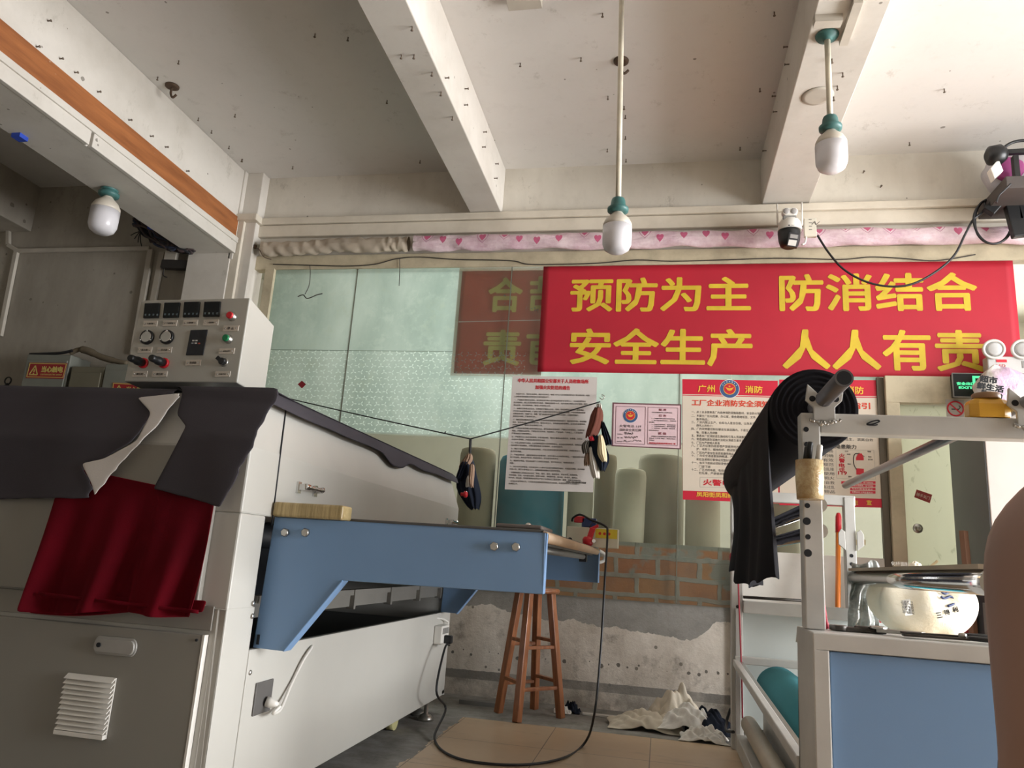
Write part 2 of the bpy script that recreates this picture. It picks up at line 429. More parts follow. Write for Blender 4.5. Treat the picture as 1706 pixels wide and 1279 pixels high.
m1 = n.node('ShaderNodeMixShader'); n.put(m1.inputs[0], n.math('ADD', .22, n.math('MULTIPLY', pat, .12))); n.put(m1.inputs[1], tr.outputs[0]); n.put(m1.inputs[2], df.outputs[0])
m2 = n.node('ShaderNodeMixShader'); m2.inputs[0].default_value = .10; n.put(m2.inputs[1], m1.outputs[0]); n.put(m2.inputs[2], gl.outputs[0])
tp = n.node('ShaderNodeBsdfTransparent'); n.put(tp.inputs[0], 'edefec')
g2 = n.node('ShaderNodeBsdfGlossy'); g2.inputs['Roughness'].default_value = .04
fr = n.node('ShaderNodeFresnel'); fr.inputs[0].default_value = 1.45
dirt = n.node('ShaderNodeBsdfDiffuse'); n.put(dirt.inputs[0], 'aeb3a4')
c1 = n.node('ShaderNodeMixShader'); n.put(c1.inputs[0], n.math('MULTIPLY', fr.outputs[0], .55)); n.put(c1.inputs[1], tp.outputs[0]); n.put(c1.inputs[2], g2.outputs[0])
c2 = n.node('ShaderNodeMixShader'); n.put(c2.inputs[0], n.ramp(n.noise(2.5, 5, .7), .3, .8, .03, .16)); n.put(c2.inputs[1], c1.outputs[0]); n.put(c2.inputs[2], dirt.outputs[0])
# the sheet of film stops above the stacked cloth rolls; its lower edge is a soft line
filmz = n.ramp(z, 1.735, 1.76)
# thin clear slot of worn film so that the old banner shows through behind
worn = n.math('MULTIPLY', n.math('MULTIPLY', n.math('GREATER_THAN', x, -1.56), n.math('LESS_THAN', x, -.88)), n.math('GREATER_THAN', z, 2.2))
fz = n.math('SUBTRACT', filmz, n.math('MULTIPLY', worn, .60))
w1 = n.node('ShaderNodeMixShader'); n.put(w1.inputs[0], worn); n.put(w1.inputs[1], c2.outputs[0]); n.put(w1.inputs[2], tp.outputs[0])
e = n.node('ShaderNodeMixShader'); n.put(e.inputs[0], fz); n.put(e.inputs[1], w1.outputs[0]); n.put(e.inputs[2], m2.outputs[0])
m_glass = n.done(e.outputs[0])
n = NT('clear glass back')
tp = n.node('ShaderNodeBsdfTransparent'); n.put(tp.inputs[0], 'f6f9f6'); m_clear = n.done(tp.outputs[0])
xs = [-3.1] + [W(597, 449).x, W(853, 449).x, W(1132, 622).x] + [.62, 1.40]
for i in range(5):
    z0 = .69 if i < 3 or i == 3 else 1.06
    lo = (xs[i]+.003, YW-.004, z0); hi = (xs[i+1]-.003, YW+.004, 3.056)
    if i == 3: hi = (.45, YW+.004, 3.056)
    if i == 4: lo = (.453, YW-.004, 1.06)
    o = struct(G().box(lo, hi).build('window_%d' % (i+1), m_glass))
    o.data.materials.append(m_clear)
    for p in o.data.polygons:
        if p.normal.y > -.5: p.material_index = 1     # the film is on the room side only
m_seal = mat('glass joint seal', '6e6f62', .5)
for i in range(3):
    struct(bx('trim_%d' % (20+i), (xs[i+1]-.003, YW-.007, .69), (xs[i+1]+.003, YW+.007, 3.056), m_seal, bevel=0))
# room behind the glass
m_back = plaster('far room plaster', 'd2cfc0', 'b3b0a0', .3, 1)
struct(bx('wall_far_room', (-4.5, 8.6, -.1), (5, 8.8, 3.9), m_back, bevel=0))
struct(bx('floor_far_room', (-4.5, 5.45, -.1), (5, 8.6, 0), m_conc, bevel=0))
g = G(); g.box((-4.6, 5.45, 0), (-4.4, 8.6, 3.9)); g.box((4.9, 5.45, 0), (5.1, 8.6, 3.9)); struct(g.build('wall_far_room_sides', m_back))
struct(bx('ceiling_far_room', (-4.5, 5.45, 3.75), (5, 8.6, 3.9), m_back, bevel=0))
# door bay
struct(bx('door_frame', (1.42, YW-.05, 0), (1.502, YW+.12, 2.06), m_oldframe, bevel=.004)).name = 'trim_30'
struct(bx('trim_31', (1.42, YW-.05, 2.06), (2.42, YW+.12, 2.24), m_oldframe, bevel=.004))
struct(bx('trim_32', (1.375, YW-.02, .9), (1.418, YW+.02, 2.235), mat('dark mullion', '5f574a', .6), bevel=.003))
n = NT('bamboo figured glass')
x, y, z = n.xyz()
f1 = n.noise(7, 5, .6, n.vec(n.math('ADD', n.math('MULTIPLY', x, 2.5), z), 0, n.math('MULTIPLY', z, .8)))
f2 = n.noise(7, 5, .6, n.vec(n.math('SUBTRACT', n.math('MULTIPLY', x, 2.5), z), 4, n.math('MULTIPLY', z, .8)))
lf = n.math('MAXIMUM', n.ramp(f1, .62, .66), n.ramp(f2, .62, .66))
fc = n.mix(n.math('MULTIPLY', lf, .45), 'dcddd0', 'a9ad9c')
tr = n.node('ShaderNodeBsdfTranslucent'); n.put(tr.inputs[0], fc)
gl = n.node('ShaderNodeBsdfGlossy'); gl.inputs['Roughness'].default_value = .22
ms = n.node('ShaderNodeMixShader'); ms.inputs[0].default_value = .12; n.put(ms.inputs[1], tr.outputs[0]); n.put(ms.inputs[2], gl.outputs[0])
m_bam = n.done(ms.outputs[0])
dl = struct(G().box((1.506, YW+.0, .02), (2.40, YW+.012, 2.055)).build('door_1', m_bam))
# ================================================================== FUSING PRESS (left)
m_cream = mat('cream enamel', 'bebcb5', .42, 0, .04, 1.5, .03, 140)
m_door = mat('shaded front enamel', '8f8c85', .45, 0, .04, 1.5, .04, 160)  # front panels of the press, the dimmer light there put into a darker colour
m_blue = mat('blue enamel', '7698c0', .38, 0, .05, 1.2, .03, 150)
m_dark = mat('dark interior', '1b1e24', .6)
m_steel = mat('brushed steel', 'b9b7b2', .28, .9, .05)
m_chrome = mat('chrome', 'd8d8d6', .12, 1., .02)
m_black = mat('black plastic', '17181a', .4)
m_grey = mat('grey plastic', '8f8d89', .5)
m_white = mat('white plastic', 'e4e1da', .4, mott=.03)
m_red = mat('red plastic', 'c8202c', .35)
XR = -1.25; YF = 2.10; YB = 4.60
press = thing('fusing_press', 'long cream fusing press with a blue sided feed table, beside the wooden stool', 'machine', (-2.4, 3.3, 0))
# lower cabinet as a shell (its right side is open above the side panel)
g = G()
g.box((-4.2, YF, .1), (XR-.03, YF+.03, .705))
g.box((XR-.03, YF, .1), (XR, YF+.16, .705))
g.box((XR-.03, YB-.05, .1), (XR, YB, .99))
g.box((-4.2, YB-.03, .1), (XR-.03, YB, .99))
g.box((-4.2, YF, .1), (XR, YB, .13))
g.build('lower_cabinet', m_cream, press, bevel=.004)
# side panel below the opening, slightly sloped top edge
pz = lambda px, py: at(px, py, X=XR)
pB = pz(742, 1159); pT = pz(744.6, 1029); pC = pz(416, 1106)
g = G().prism([(XR-.02, YF+.16, .1), (XR-.02, YB-.05, .1), (XR-.02, YB-.05, .575), (XR-.02, YF+.16, .575)], (.022, 0, 0))
g.build('side_panel', m_cream, press, bevel=.003)
bx('inner_tank', (-3.9, YF+.05, .5), (XR-.035, YB-.06, .52), m_dark, press)
bx('inner_wall', (-2.4, YF+.05, .52), (-2.38, YB-.06, 1.0), m_dark, press)
# conveyor frame seen in the opening
g = G()
for z_ in (.712,): g.box((XR-.05, YF+.2, z_), (XR-.02, YB-.1, z_+.022))
for y_ in (2.6, 3.1, 3.55, 4.0, 4.4): g.box((XR-.05, y_, .655), (XR-.015, y_+.02, .735))
g.box((XR-.055, YF+.2, .665), (XR-.035, YB-.1, .713))
g.build('belt_guide', mat('dull grey metal', '85837e', .5, .4), press)
g = G(); g.cyl((XR-.3, YF+.2, .93), (XR-.3, YB-.1, .93), .05); g.build('inner_roller', m_dark, press)
# upper hood: sides lean in above the shoulder line, front slopes back
def hood_ring(z, dx, dy): return [(-4.2, YF+dy, z), (XR-dx, YF+dy, z), (XR-dx, YB-dy, z), (-4.2, YB-dy, z)]
r0 = hood_ring(.985, 0, 0); r1 = hood_ring(1.19, 0, 0); r2 = hood_ring(1.376, .045, .10)
v = r0+r1+r2; f = []
for k in range(2):
    for i in range(4): f.append((k*4+i, k*4+(i+1) % 4, k*4+4+(i+1) % 4, k*4+4+i))
f += [(3,2,1,0), (8,9,10,11)]
g = G().add(v, f)
g.box((-4.2, YF, .70), (XR, YF+.15, .986))
g.build('hood', m_cream, press, bevel=.006)
# seam between the front post and the side cover
g = G().tube([pz(452, 875)+Vector((.001,0,0)), pz(467, 753)+Vector((.001,0,0)), Vector((XR-.043, 2.36, 1.372))], .0028, 6, False)
g.build('cover_seam', m_dark, press)
# front flap and strip under it
bx('front_flap', (-4.1, YF-.025, .715), (-1.335, YF-.002, 1.18), m_door, press, .004)
bx('front_rail', (-4.2, YF-.006, .64), (-1.29, YF-.001, .71), m_door, press)
# cabinet door with latch and vent
fy = YF-.02
d = bx('door', (-4.1, fy, .12), (-1.302, fy+.018, .629), m_door, press, .004)
bx('door_edge', (-1.304, fy-.001, .12), (-1.297, fy+.019, .629), m_white, d, 0)
def F(px, py, dy=0.): return at(px, py, Y=fy-dy)
a, b = F(168, 1073), F(220, 1079)
g = G()
ln = (b-a).length
for rr, dd in ((.026, .006), (.02, .012)):
    prof = []
    for k in range(24):
        t = 2*math.pi*k/24; cx = a if math.cos(t) < 0 else b
        prof.append((cx.x+rr*.62*math.cos(t)*1.2, fy-.001, (a.z+b.z)/2+rr*math.sin(t)))
    g.prism(prof, (0, -dd, 0))
la = g.build('latch', mat('satin grey latch', 'aaa8a4', .35, .3), d, bevel=.002)
G().lathe(a+Vector((.004, -.012, 0)), [(.007, 0), (.007, .004)], (0, -1, 0)).build('keyhole', m_dark, la)
G().lathe(F(328, 1066), [(.004, 0), (.004, .004)], (0, -1, 0), 12).build('door_screw', m_dark, d)
p0, p1, p2, p3 = F(118, 1120), F(196, 1129), F(178, 1230), F(93, 1221)
x0 = (p0.x+p3.x)/2; x1 = (p1.x+p2.x)/2; zt = (p0.z+p1.z)/2; zb = (p2.z+p3.z)/2
ventp = bx('vent_grille', (x0, fy-.006, zb), (x1, fy-.001, zt), m_white, d, .002)
ns = 11
hh = (zt-zb-.014)/ns
for i in range(ns):
    zz = zb+.014+hh*i
    G().prism([(x0+.002, fy-.006, zz+hh*.95), (x0+.002, fy-.021, zz+.001), (x0+.002, fy-.017, zz), (x0+.002, fy-.006, zz+hh*.6)], (x1-x0-.004, 0, 0)).build('louvre', m_white, ventp)
bx('vent_sill', (x0, fy-.02, zb), (x1, fy-.006, zb+.013), m_white, ventp)
# rivets on the front post
for q in ((421, 1005), (420, 1026), (416, 1120)):
    p = at(*q, X=XR+.001); G().lathe(p, [(.0085, 0), (.008, .003), (.004, .006)], (1, 0, 0), 14).build('screw', m_steel, press)
# blue side plates with folded edges
def plate(y, mm, near=True):
    pts = [(-1.248, .987), (-.345, .987), (-.345, .806), (-.985, .802), (-1.155, .575), (-1.262, .577)]
    g = G().prism([(x_, y, z_) for x_, z_ in pts], (0, .02, 0))
    inner = 1 if near else -1
    g.box((-.35, min(y, y+inner*.05), .806), (-.345, max(y+.02, y+inner*.05), .987))
    # lower lip
    lo = [(-.985, .802), (-1.155, .575)]
    a_, b_ = Vector((lo[0][0], y, lo[0][1])), Vector((lo[1][0], y, lo[1][1]))
    g.bar(a_+Vector((0, .02*inner, 0)), b_+Vector((0, .02*inner, 0)), .05, .005, up=(1, 0, -.7))
    return g.build('side_plate', mm, press, bevel=.003)
pl = plate(2.30, m_blue); tag(pl, 'blue side plate nearest the camera')
pl2 = plate(4.42, m_blue, False)
for q in ((476, 887), (510, 887), (824, 910), (860, 911)):
    p = at(*q, Y=2.30)
    G().lathe(p, [(.014, 0), (.014, .010), (.011, .013)], (0, -1, 0), 6).build('bolt', m_steel, pl)
g = G()
p = at(430, 1065, Y=2.297); g.obox(p, (.008, .004, .03)); g.build('slot', m_dark, pl)
# conveyor bed between the plates
bed = G(); bed.box((XR, 2.325, .955), (-.385, 4.415, .975))
bed.build('conveyor_bed', mat('dull bed', '6f706d', .5, .3), press)
g = G(); g.box((XR, 2.36, .985), (-.36, 4.40, .998)); g.build('conveyor_top', mat('dark grey belt', '5d5a56', .6), press, bevel=.003)
g = G(); g.cyl((-.362, 2.36, .977), (-.362, 4.40, .977), .0175); g.build('belt_roll', mat('tan belt', 'c9ad8f', .55), press)
g = G(); g.cyl((-.41, 2.36, .942), (-.41, 4.10, .942), .014); g.build('end_roller', mat('grey roller', '8b8b88', .4, .5), press)
bx('roller_bracket', (-.43, 4.10, .915), (-.39, 4.14, .96), m_dark, press)
G().tube([(-.35, 4.43, .985), (-.32, 4.45, .965), (-.325, 4.46, .93), (-.36, 4.44, .915)], .009).build('cable_loop', m_white, press)
# handles on the hood side
for q, sc_ in (((510, 815), 1.0), ((748, 870), 1.0)):
    p = at(*q, X=XR)
    h = G()
    for s_ in (-1, 1):
        c = p+Vector((0, s_*.065, 0)); h.obox(c+Vector((.004, 0, 0)), (.008, .024, .04)); h.bar(c+Vector((.006, 0, 0)), c+Vector((.03, 0, .004)), .016, .02)
    h.tube([p+Vector((.03, -.068, .005)), p+Vector((.034, -.03, .003)), p+Vector((.034, .03, .003)), p+Vector((.03, .068, .005))], [.011, .009, .008, .009, .011], 10)
    h.build('handle', m_chrome, press)
p = at(768, 823, X=XR-.01)
e = G().lathe(p, [(.012, 0), (.012, .02), (.02, .022), (.02, .036), (.014, .042)], (1, 0, 0)).build('stop_button', m_red, press)
# socket plate with plug and white cord (plug belongs to the cord)
p = [at(*q, X=XR+.003) for q in ((426, 1137), (453, 1131), (449, 1183), (419, 1193))]
yy0 = (p[0].y+p[3].y)/2; yy1 = (p[1].y+p[2].y)/2; zt = (p[0].z+p[1].z)/2; zb = (p[2].z+p[3].z)/2
sk = bx('socket_plate', (XR+.002, yy0, zb), (XR+.008, yy1, zt), mat('dark steel plate', '6d6b69', .45, .4), press)
# feet and castor
for q in ((716, 1200),):
    f0 = at(*q, Z=0.0)
    f0.x = -1.275
    ft = G().lathe((f0.x, f0.y, 0), [(.045, 0), (.045, .012), (.03, .03), (.012, .036), (.012, .115)]).build('foot', m_steel, press)
G().lathe((-1.29, 2.25, 0), [(.045, 0), (.045, .012), (.03, .03), (.012, .036), (.012, .115)]).build('foot', m_steel, press)
cw = at(683, 1200, Z=.03); cw = Vector((-1.36, 4.02, .05))
G().cyl(cw+Vector((-.018, 0, 0)), cw+Vector((.018, 0, 0)), .05).build('castor_wheel', mat('yellowed castor', 'd8d29a', .5), press)
for px in ((-4.0, 2.3), (-4.0, 4.4), (-1.35, 4.45)):
    G().lathe((px[0], px[1], 0), [(.045, 0), (.045, .012), (.03, .03), (.012, .036), (.012, .115)]).build('foot', m_steel, press)
# ------------------------------------------------------------------ control console on its pole
cb = thing('control_console', 'cream control box with gauges, displays and buttons on a short pole above the press', 'control panel', (-1.62, 2.38, 1.39))
yc = 2.30
A = at(237, 503, Y=yc); B = at(417, 495, Y=yc); Cc = at(394, 637, Y=yc); D = at(207, 634, Y=yc)
A = Vector((-1.898, yc, 1.742)); B = Vector((-1.458, yc, 1.75)); Cc = Vector((-1.458, yc, 1.437)); D = Vector((-1.906, yc, 1.433))
back = [Vector((A.x, yc+.19, A.z-.045)), Vector((B.x+.0, yc+.19, B.z-.045)), Vector((Cc.x, yc+.19, Cc.z-.012)), Vector((D.x, yc+.19, D.z-.012))]
v = [A, B, Cc, D]+back
hs = G().add(v, [(0,3,2,1), (4,5,6,7), (0,1,5,4), (1,2,6,5), (2,3,7,6), (3,0,4,7)]).build('housing', mat('console enamel', 'aeaca4', .42, 0, .04, 1.5, .03, 140), cb, bevel=.004)
def Cp(px, py, dy=0.): return at(px, py, Y=yc-dy)
def face_rect(q, d0, d1, name, mm, par, bev=.001):
    """q: four photo corners (TL, TR, BR, BL) on the console front"""
    P4 = [Cp(*c) for c in q]
    for p_ in P4: p_.y = yc-d0
    return G().prism(P4, (0, -(d1-d0), 0)).build(name, mm, par, bevel=bev)
m_disp = mat('black display', '14191c', .18, mott=.02)
m_label = mat('engraved plate', 'c9c1b6', .4, .2, .03)
m_ink = mat('grey ink', '4a4744', .7, mott=0)
m_dial = mat('gauge dial', 'b9b6b0', .4, mott=.03)
def zq(x_, y_): return (200+x_/1663*260, 480+y_/1279*200)
for cx, w_, h_, sk_ in ((350, 172, 160, 12), (560, 176, 162, 12), (772, 176, 164, 10), (990, 182, 160, 10)):
    cy = {350: 245, 560: 240, 772: 234, 990: 230}[cx]
    q = [zq(cx-w_/2+sk_, cy-h_/2), zq(cx+w_/2+2, cy-h_/2-4), zq(cx+w_/2-sk_-6, cy+h_/2-4), zq(cx-w_/2-6, cy+h_/2)]
    dp = face_rect(q, 0, .008, 'display', m_disp, cb, .002)
    bl = [zq(cx-w_/2+14+k*40, cy+48) for k in range(4)]
    for k in range(4):
        c0 = Cp(*zq(cx-w_/2+22+k*42, cy+46)); c0.y = yc-.0085
        G().obox(c0, (.006, .001, .007)).build('key_mark', mat('display print', '56646a', .5, mott=0), dp)
LB = ((326, 380, 150, '下温控制'), (536, 375, 150, '下温控制'), (752, 370, 155, '上温控制'), (970, 368, 160, '上温控制'), (1184, 430, 162, '停 止'), (1140, 672, 162, '启动运行'),
      (268, 660, 150, '压力表'), (476, 660, 155, '压力表'), (214, 916, 155, '调压阀'), (426, 916, 160, '调压阀'), (782, 795, 160, '调速器'), (1096, 916, 160, '自动/手动'))
for lx, ly, lw, s_ in LB:
    q = [zq(lx-lw/2+6, ly-30), zq(lx+lw/2+6, ly-33), zq(lx+lw/2-5, ly+29), zq(lx-lw/2-5, ly+32)]
    lp = face_rect(q, 0, .003, 'label_plate', m_label, cb, .0006)
    c0 = Cp(*zq(lx, ly)); c0.y = yc-.0036
    text('lettering', s_, c0, .012, m_ink, lp, w=.026, roll=0)
    for s2 in (-1, 1):
        c1 = Cp(*zq(lx+s2*lw*.36, ly-s2*1)); G().lathe((c1.x, yc-.003, c1.z), [(.0033, 0), (.002, .002)], (0, -1, 0), 10).build('screw', m_chrome, lp)
for gx, gy in ((297, 526), (508, 524)):
    c0 = Cp(*zq(gx, gy)); c0.y = yc
    ga = G().lathe(c0, [(.0265, 0), (.0265, .01), (.022, .012), (.021, .009)], (0, -1, 0), 36).build('gauge', m_black, cb)
    G().lathe(c0+Vector((0, -.009, 0)), [(.0212, 0), (.0205, .003), (.018, .003)], (0, -1, 0), 36).build('gauge_rim', m_chrome, ga)
    G().lathe(c0+Vector((0, -.0095, 0)), [(.0185, 0), (.0185, .001)], (0, -1, 0), 36).build('gauge_dial', m_dial, ga)
    gg = G()
    for k in range(11):
        t = R(-225+27*k); u = Vector((math.cos(t), 0, -math.sin(t)))
        gg.bar(c0+Vector((0, -.0108, 0))+u*.013, c0+Vector((0, -.0108, 0))+u*.0165, .0008, .0004, up=(0, 1, 0))
    gg.bar(c0+Vector((-.006, -.0112, -.006)), c0+Vector((.010, -.0112, .008)), .0012, .0005, up=(0, 1, 0))
    gg.build('needle_and_scale', m_ink, ga)
    for t in (90, 210, 330):
        u = Vector((math.cos(R(t)), 0, math.sin(R(t))))
        G().lathe(c0+u*.0235+Vector((0, -.010, 0)), [(.004, 0), (.0025, .004)], (0, -1, 0), 10).build('screw', m_chrome, ga)
q = [zq(758, 448), zq(938, 442), zq(890, 715), zq(706, 716)]
iv = face_rect(q, 0, .004, 'inverter_display', mat('inverter black', '1c1f26', .3), cb, .001)
for k, (kx, ky, cc) in enumerate(((790, 562, 'c9c9c6'), (822, 562, 'c9c9c6'), (780, 590, '8e9194'), (815, 590, 'd6d4cf'), (850, 592, 'b04a3c'))):
    c0 = Cp(*zq(kx, ky)); G().obox((c0.x, yc-.005, c0.z), (.0075, .002, .0045)).build('key', mat('key '+cc, cc, .5, mott=0), iv)
for kx, ky in ((205, 790), (425, 790)):
    b0 = Cp(*zq(kx+50, ky+10)); b0.y = yc
    kn = G().lathe(b0, [(.019, 0), (.019, .008), (.017, .010)], (0, -1, 0)).build('pressure_collar', m_red, cb)
    G().lathe(b0+Vector((0, -.01, 0)), [(.0145, 0), (.0155, .02), (.0155, .03), (.013, .034), (.013, .05), (.0125, .062), (.010, .066)], (0, -1, 0), 20).build('pressure_knob', m_black, kn)
m_green = mat('green button', '0d7a4c', .35)
for bx_, by_, mm, nm in ((1190, 305, m_red, 'red stop button'), (1148, 545, m_green, 'green start button')):
    b0 = Cp(*zq(bx_+10, by_)); b0.y = yc
    bt = G().lathe(b0, [(.0165, 0), (.0165, .003), (.0145, .005), (.0145, .016), (.0125, .017)], (0, -1, 0)).build('button_ring', m_steel, cb)
    tag(G().lathe(b0+Vector((0, -.012, 0)), [(.0125, 0), (.0125, .010), (.010, .012)], (0, -1, 0)).build('push_button', mm, bt), nm)
b0 = Cp(*zq(1110, 788)); b0.y = yc
sw = G().lathe(b0, [(.0165, 0), (.0165, .004), (.014, .006)], (0, -1, 0)).build('switch_ring', m_steel, cb)
s2 = G(); s2.lathe(b0+Vector((0, -.006, 0)), [(.0125, 0), (.0125, .012), (.010, .014)], (0, -1, 0)); s2.bar(b0+Vector((-.016, -.022, .012)), b0+Vector((.010, -.02, -.008)), .008, .014)
s2.build('selector_switch', m_black, sw)
g = G().cyl((-1.62, 2.38, 1.377), (-1.62, 2.38, 1.44), .034); g.lathe((-1.62, 2.38, 1.392), [(.06, 0), (.06, .01), (.036, .012)])
g.build('pole', m_steel, cb)
G().tube([(-1.56, 2.36, 1.428), (-1.53, 2.40, 1.42), (-1.50, 2.44, 1.415)], .006).build('cable', m_grey, cb)
# ------------------------------------------------------------------ cloths over the press
def cloth_mat(name, h, weave=420, bump=.25, mott=.1, sheen=0.):
    n = NT(name); c = lin(h)
    col = n.mix(n.ramp(n.noise(2.2, 4), .3, .7), tuple(v*(1-mott) for v in c[:3])+(1,), tuple(min(1, v*(1+mott)) for v in c[:3])+(1,))
    nr = n.bump(n.noise(weave, 2), bump, .002)
    k = {}
    b = n.node('ShaderNodeBsdfPrincipled'); n.put(b.inputs['Base Color'], col); b.inputs['Roughness'].default_value = .9; b.inputs['Specular IOR Level'].default_value = .15
    n.put(b.inputs['Normal'], nr); b.inputs['Sheen Weight'].default_value = sheen
    if sheen: b.inputs['Sheen Roughness'].default_value = .35; b.inputs['Sheen Tint'].default_value = tuple(min(1, v*3) for v in c[:3])+(1,)
    return n.done(b.outputs[0])
m_char = cloth_mat('charcoal fabric', '444146')
m_under = cloth_mat('pale fabric back', 'cfcac6')
def hangY(py):  # hanging distance in front of the press
    return lerp(2.176, 2.052, min(1, max(0, (py-652)/75)))
def H(px, py, dy=0.): return at(px, py, Y=hangY(py)-dy)
def interp(pts, t):
    """point at share t along a polyline of photo points"""
    k = t*(len(pts)-1); i = min(int(k), len(pts)-2); f = k-i
    return (lerp(pts[i][0], pts[i+1][0], f), lerp(pts[i][1], pts[i+1][1], f))
def front_cloth(g, left, right, rows, cols, wav=.006, dy=0., jag=0., top_z=None):
    rr = []
    for j in range(rows+1):
        l = interp(left, j/rows); r = interp(right, j/rows); row = []
        for i in range(cols+1):
            t = i/cols
            px, py = lerp(l[0], r[0], t), lerp(l[1], r[1], t)
            if jag and i == cols: px += random.uniform(-jag, jag)
            if jag and j == rows: py += random.uniform(-jag, jag)*.4
            p = H(px, py, dy)
            p.y -= wav*(noise.noise(Vector((px*.012, py*.006, 1.3)))+.5)
            row.append(p)
        rr.append(row)
    for p in rr[0]:
        if top_z is not None: p.z = top_z
    g.sheet(rr); return rr
ZT = 1.394
g = G()
rr = front_cloth(g, [(-260, 645), (-260, 740), (-260, 832)], [(298, 654), (258, 690), (225, 735), (172, 765), (137, 775), (157, 812), (150, 830)], 26, 34, jag=4, top_z=ZT)
for p in rr[0]: p.z = ZT
tp_ = [Vector(p) for p in rr[0]]
g.sheet([tp_]+[[Vector((min(p.x, -1.70), 2.22+.17*k, ZT+.004*noise.noise(Vector((p.x*5, k, 0))))) for p in tp_] for k in range(1, 6)])
lc = g.build('cover_cloth', m_char, None, solid=.004, sub=1)
tag(lc, 'charcoal cloth with a pale turned back edge, draped over the left of the press', 'cloth', 'charcoal covers on the press')
g = G()
front_cloth(g, [(228, 662), (252, 688), (228, 735), (173, 764), (136, 772), (155, 808)], [(300, 655), (298, 662), (262, 708), (214, 760), (187, 790), (158, 826)], 28, 5, .003, .012, jag=3)
g.build('turned_edge', m_under, lc, solid=.003, sub=1)
g = G()
rr = front_cloth(g, [(305, 655), (296, 690), (311, 710), (285, 760), (256, 815)], [(462, 666), (441, 700), (420, 745), (396, 790), (372, 846)], 26, 14, jag=4, top_z=ZT)
for p in rr[0]: p.z = ZT
top = [Vector(p) for p in rr[0]]
for p in top: p.x = min(p.x, -1.29)
top = [Vector((lerp(-1.66, -1.275, k/14), 2.19, ZT)) for k in range(15)]
rows_ = [rr[0], top]+[[Vector((lerp(-1.54, -1.275, (p.x+1.66)/.385), 2.25+.33*k-.05*(k == 1)*0, ZT+.003*noise.noise(Vector((p.x*7, k*3, 2))))) for p in top] for k in range(1, 8)]
g.sheet(rows_)
e1 = []; e2 = []; e3 = []
for k in range(28):
    t = k/27; y_ = lerp(2.17, 4.57, t)
    e1.append(Vector((-1.285, y_, ZT)))
    drop = .045+.02*noise.noise(Vector((y_*3, 0, 0)))+(.05 if .46 < t < .56 else 0)
    e2.append(Vector((-1.274, y_, ZT-.012))); e3.append(Vector((-1.250+.004*noise.noise(Vector((y_*9, 1, 0))), y_+.01*noise.noise(Vector((y_*20, 5, 0))), ZT-.012-drop)))
g.sheet([e1, e2, e3])
rc = g.build('cover_cloth', m_char, None, solid=.004, sub=1)
tag(rc, 'charcoal cloth hanging over the corner of the press below the control box', 'cloth', 'charcoal covers on the press')
# red velvet hung under the covers
m_velvet = cloth_mat('red velvet', '590010', 260, .15, .25, .8)
g = G(); rows_ = []
for j in range(25):
    t = j/24; row = []
    for i in range(49):
        s_ = i/48
        top_ = Vector((lerp(125, 358, s_), lerp(782, 832, s_*.9), 0)) if False else Vector((lerp(106, 359, s_), lerp(775, 828, s_), 0))
        bot = Vector((lerp(46, 324, s_), lerp(1018, 1026, s_)+4*math.sin(s_*9), 0))
        q = top_.lerp(bot, t)
        p = at(q.x, q.y, Y=lerp(2.070, 2.04, min(1, t*1.6)))
        p.y -= .030*t*(math.sin(s_*17+1.2+t*.8)+.6*math.sin(s_*31+2*t)+.4*math.sin(s_*9))*(.3+.7*t)
        p.y = min(p.y, 2.0705)
        row.append(p)
    rows_.append(row)
g.sheet(rows_)
# turned up double hem behind the front layer
hem = []
for j in range(5):
    row = []
    for i in range(25):
        s_ = i/24
        a_ = at(lerp(72, 345, s_), lerp(988, 1000, s_), Y=2.066); b_ = at(lerp(45, 338, s_), lerp(1021, 1022, s_)+5*math.sin(s_*6), Y=2.068)
        row.append(a_.lerp(b_, j/4))
    hem.append(row)
g.sheet(hem)
rv = g.build('velvet_cloth', m_velvet, None, solid=.004, sub=1)
tag(rv, 'dark red velvet cloth hanging down the front of the cream press', 'cloth')
g = G(); hm = []
for j in range(3):
    hm.append([at(lerp(66, 330, i/24), lerp(986, 1016, i/24)+j*3, Y=2.018+.004*math.sin(i)) for i in range(25)])
g.sheet(hm); g.build('hem', m_velvet, rv, solid=.004)
# taped foam bar lying on the blue plate
n = NT('tape wrapped foam'); cc = n.mix(n.ramp(n.noise(3, 5, .6, n.scale((45, 3, 2))), .35, .65), 'b8a477', '8d7a50')
cc = n.mix(n.ramp(n.noise(25, 4, .7), .6, .75), cc, 'dccf9f')
m_tape = n.done(n.bsdf(cc, .3, 0, n.bump(n.noise(4, 4, .6, n.scale((60, 6, 6))), .4, .006)))
g = G(); g.box((-1.245, 2.275, .988), (-1.00, 2.352, 1.035))
fo = g.build('foam_bar', m_tape, None, bevel=.008, seg=3)
fo.rotation_euler = (0, 0, 0)
tag(fo, 'brown tape wrapped foam bar lying on the blue table edge', 'packing foam')
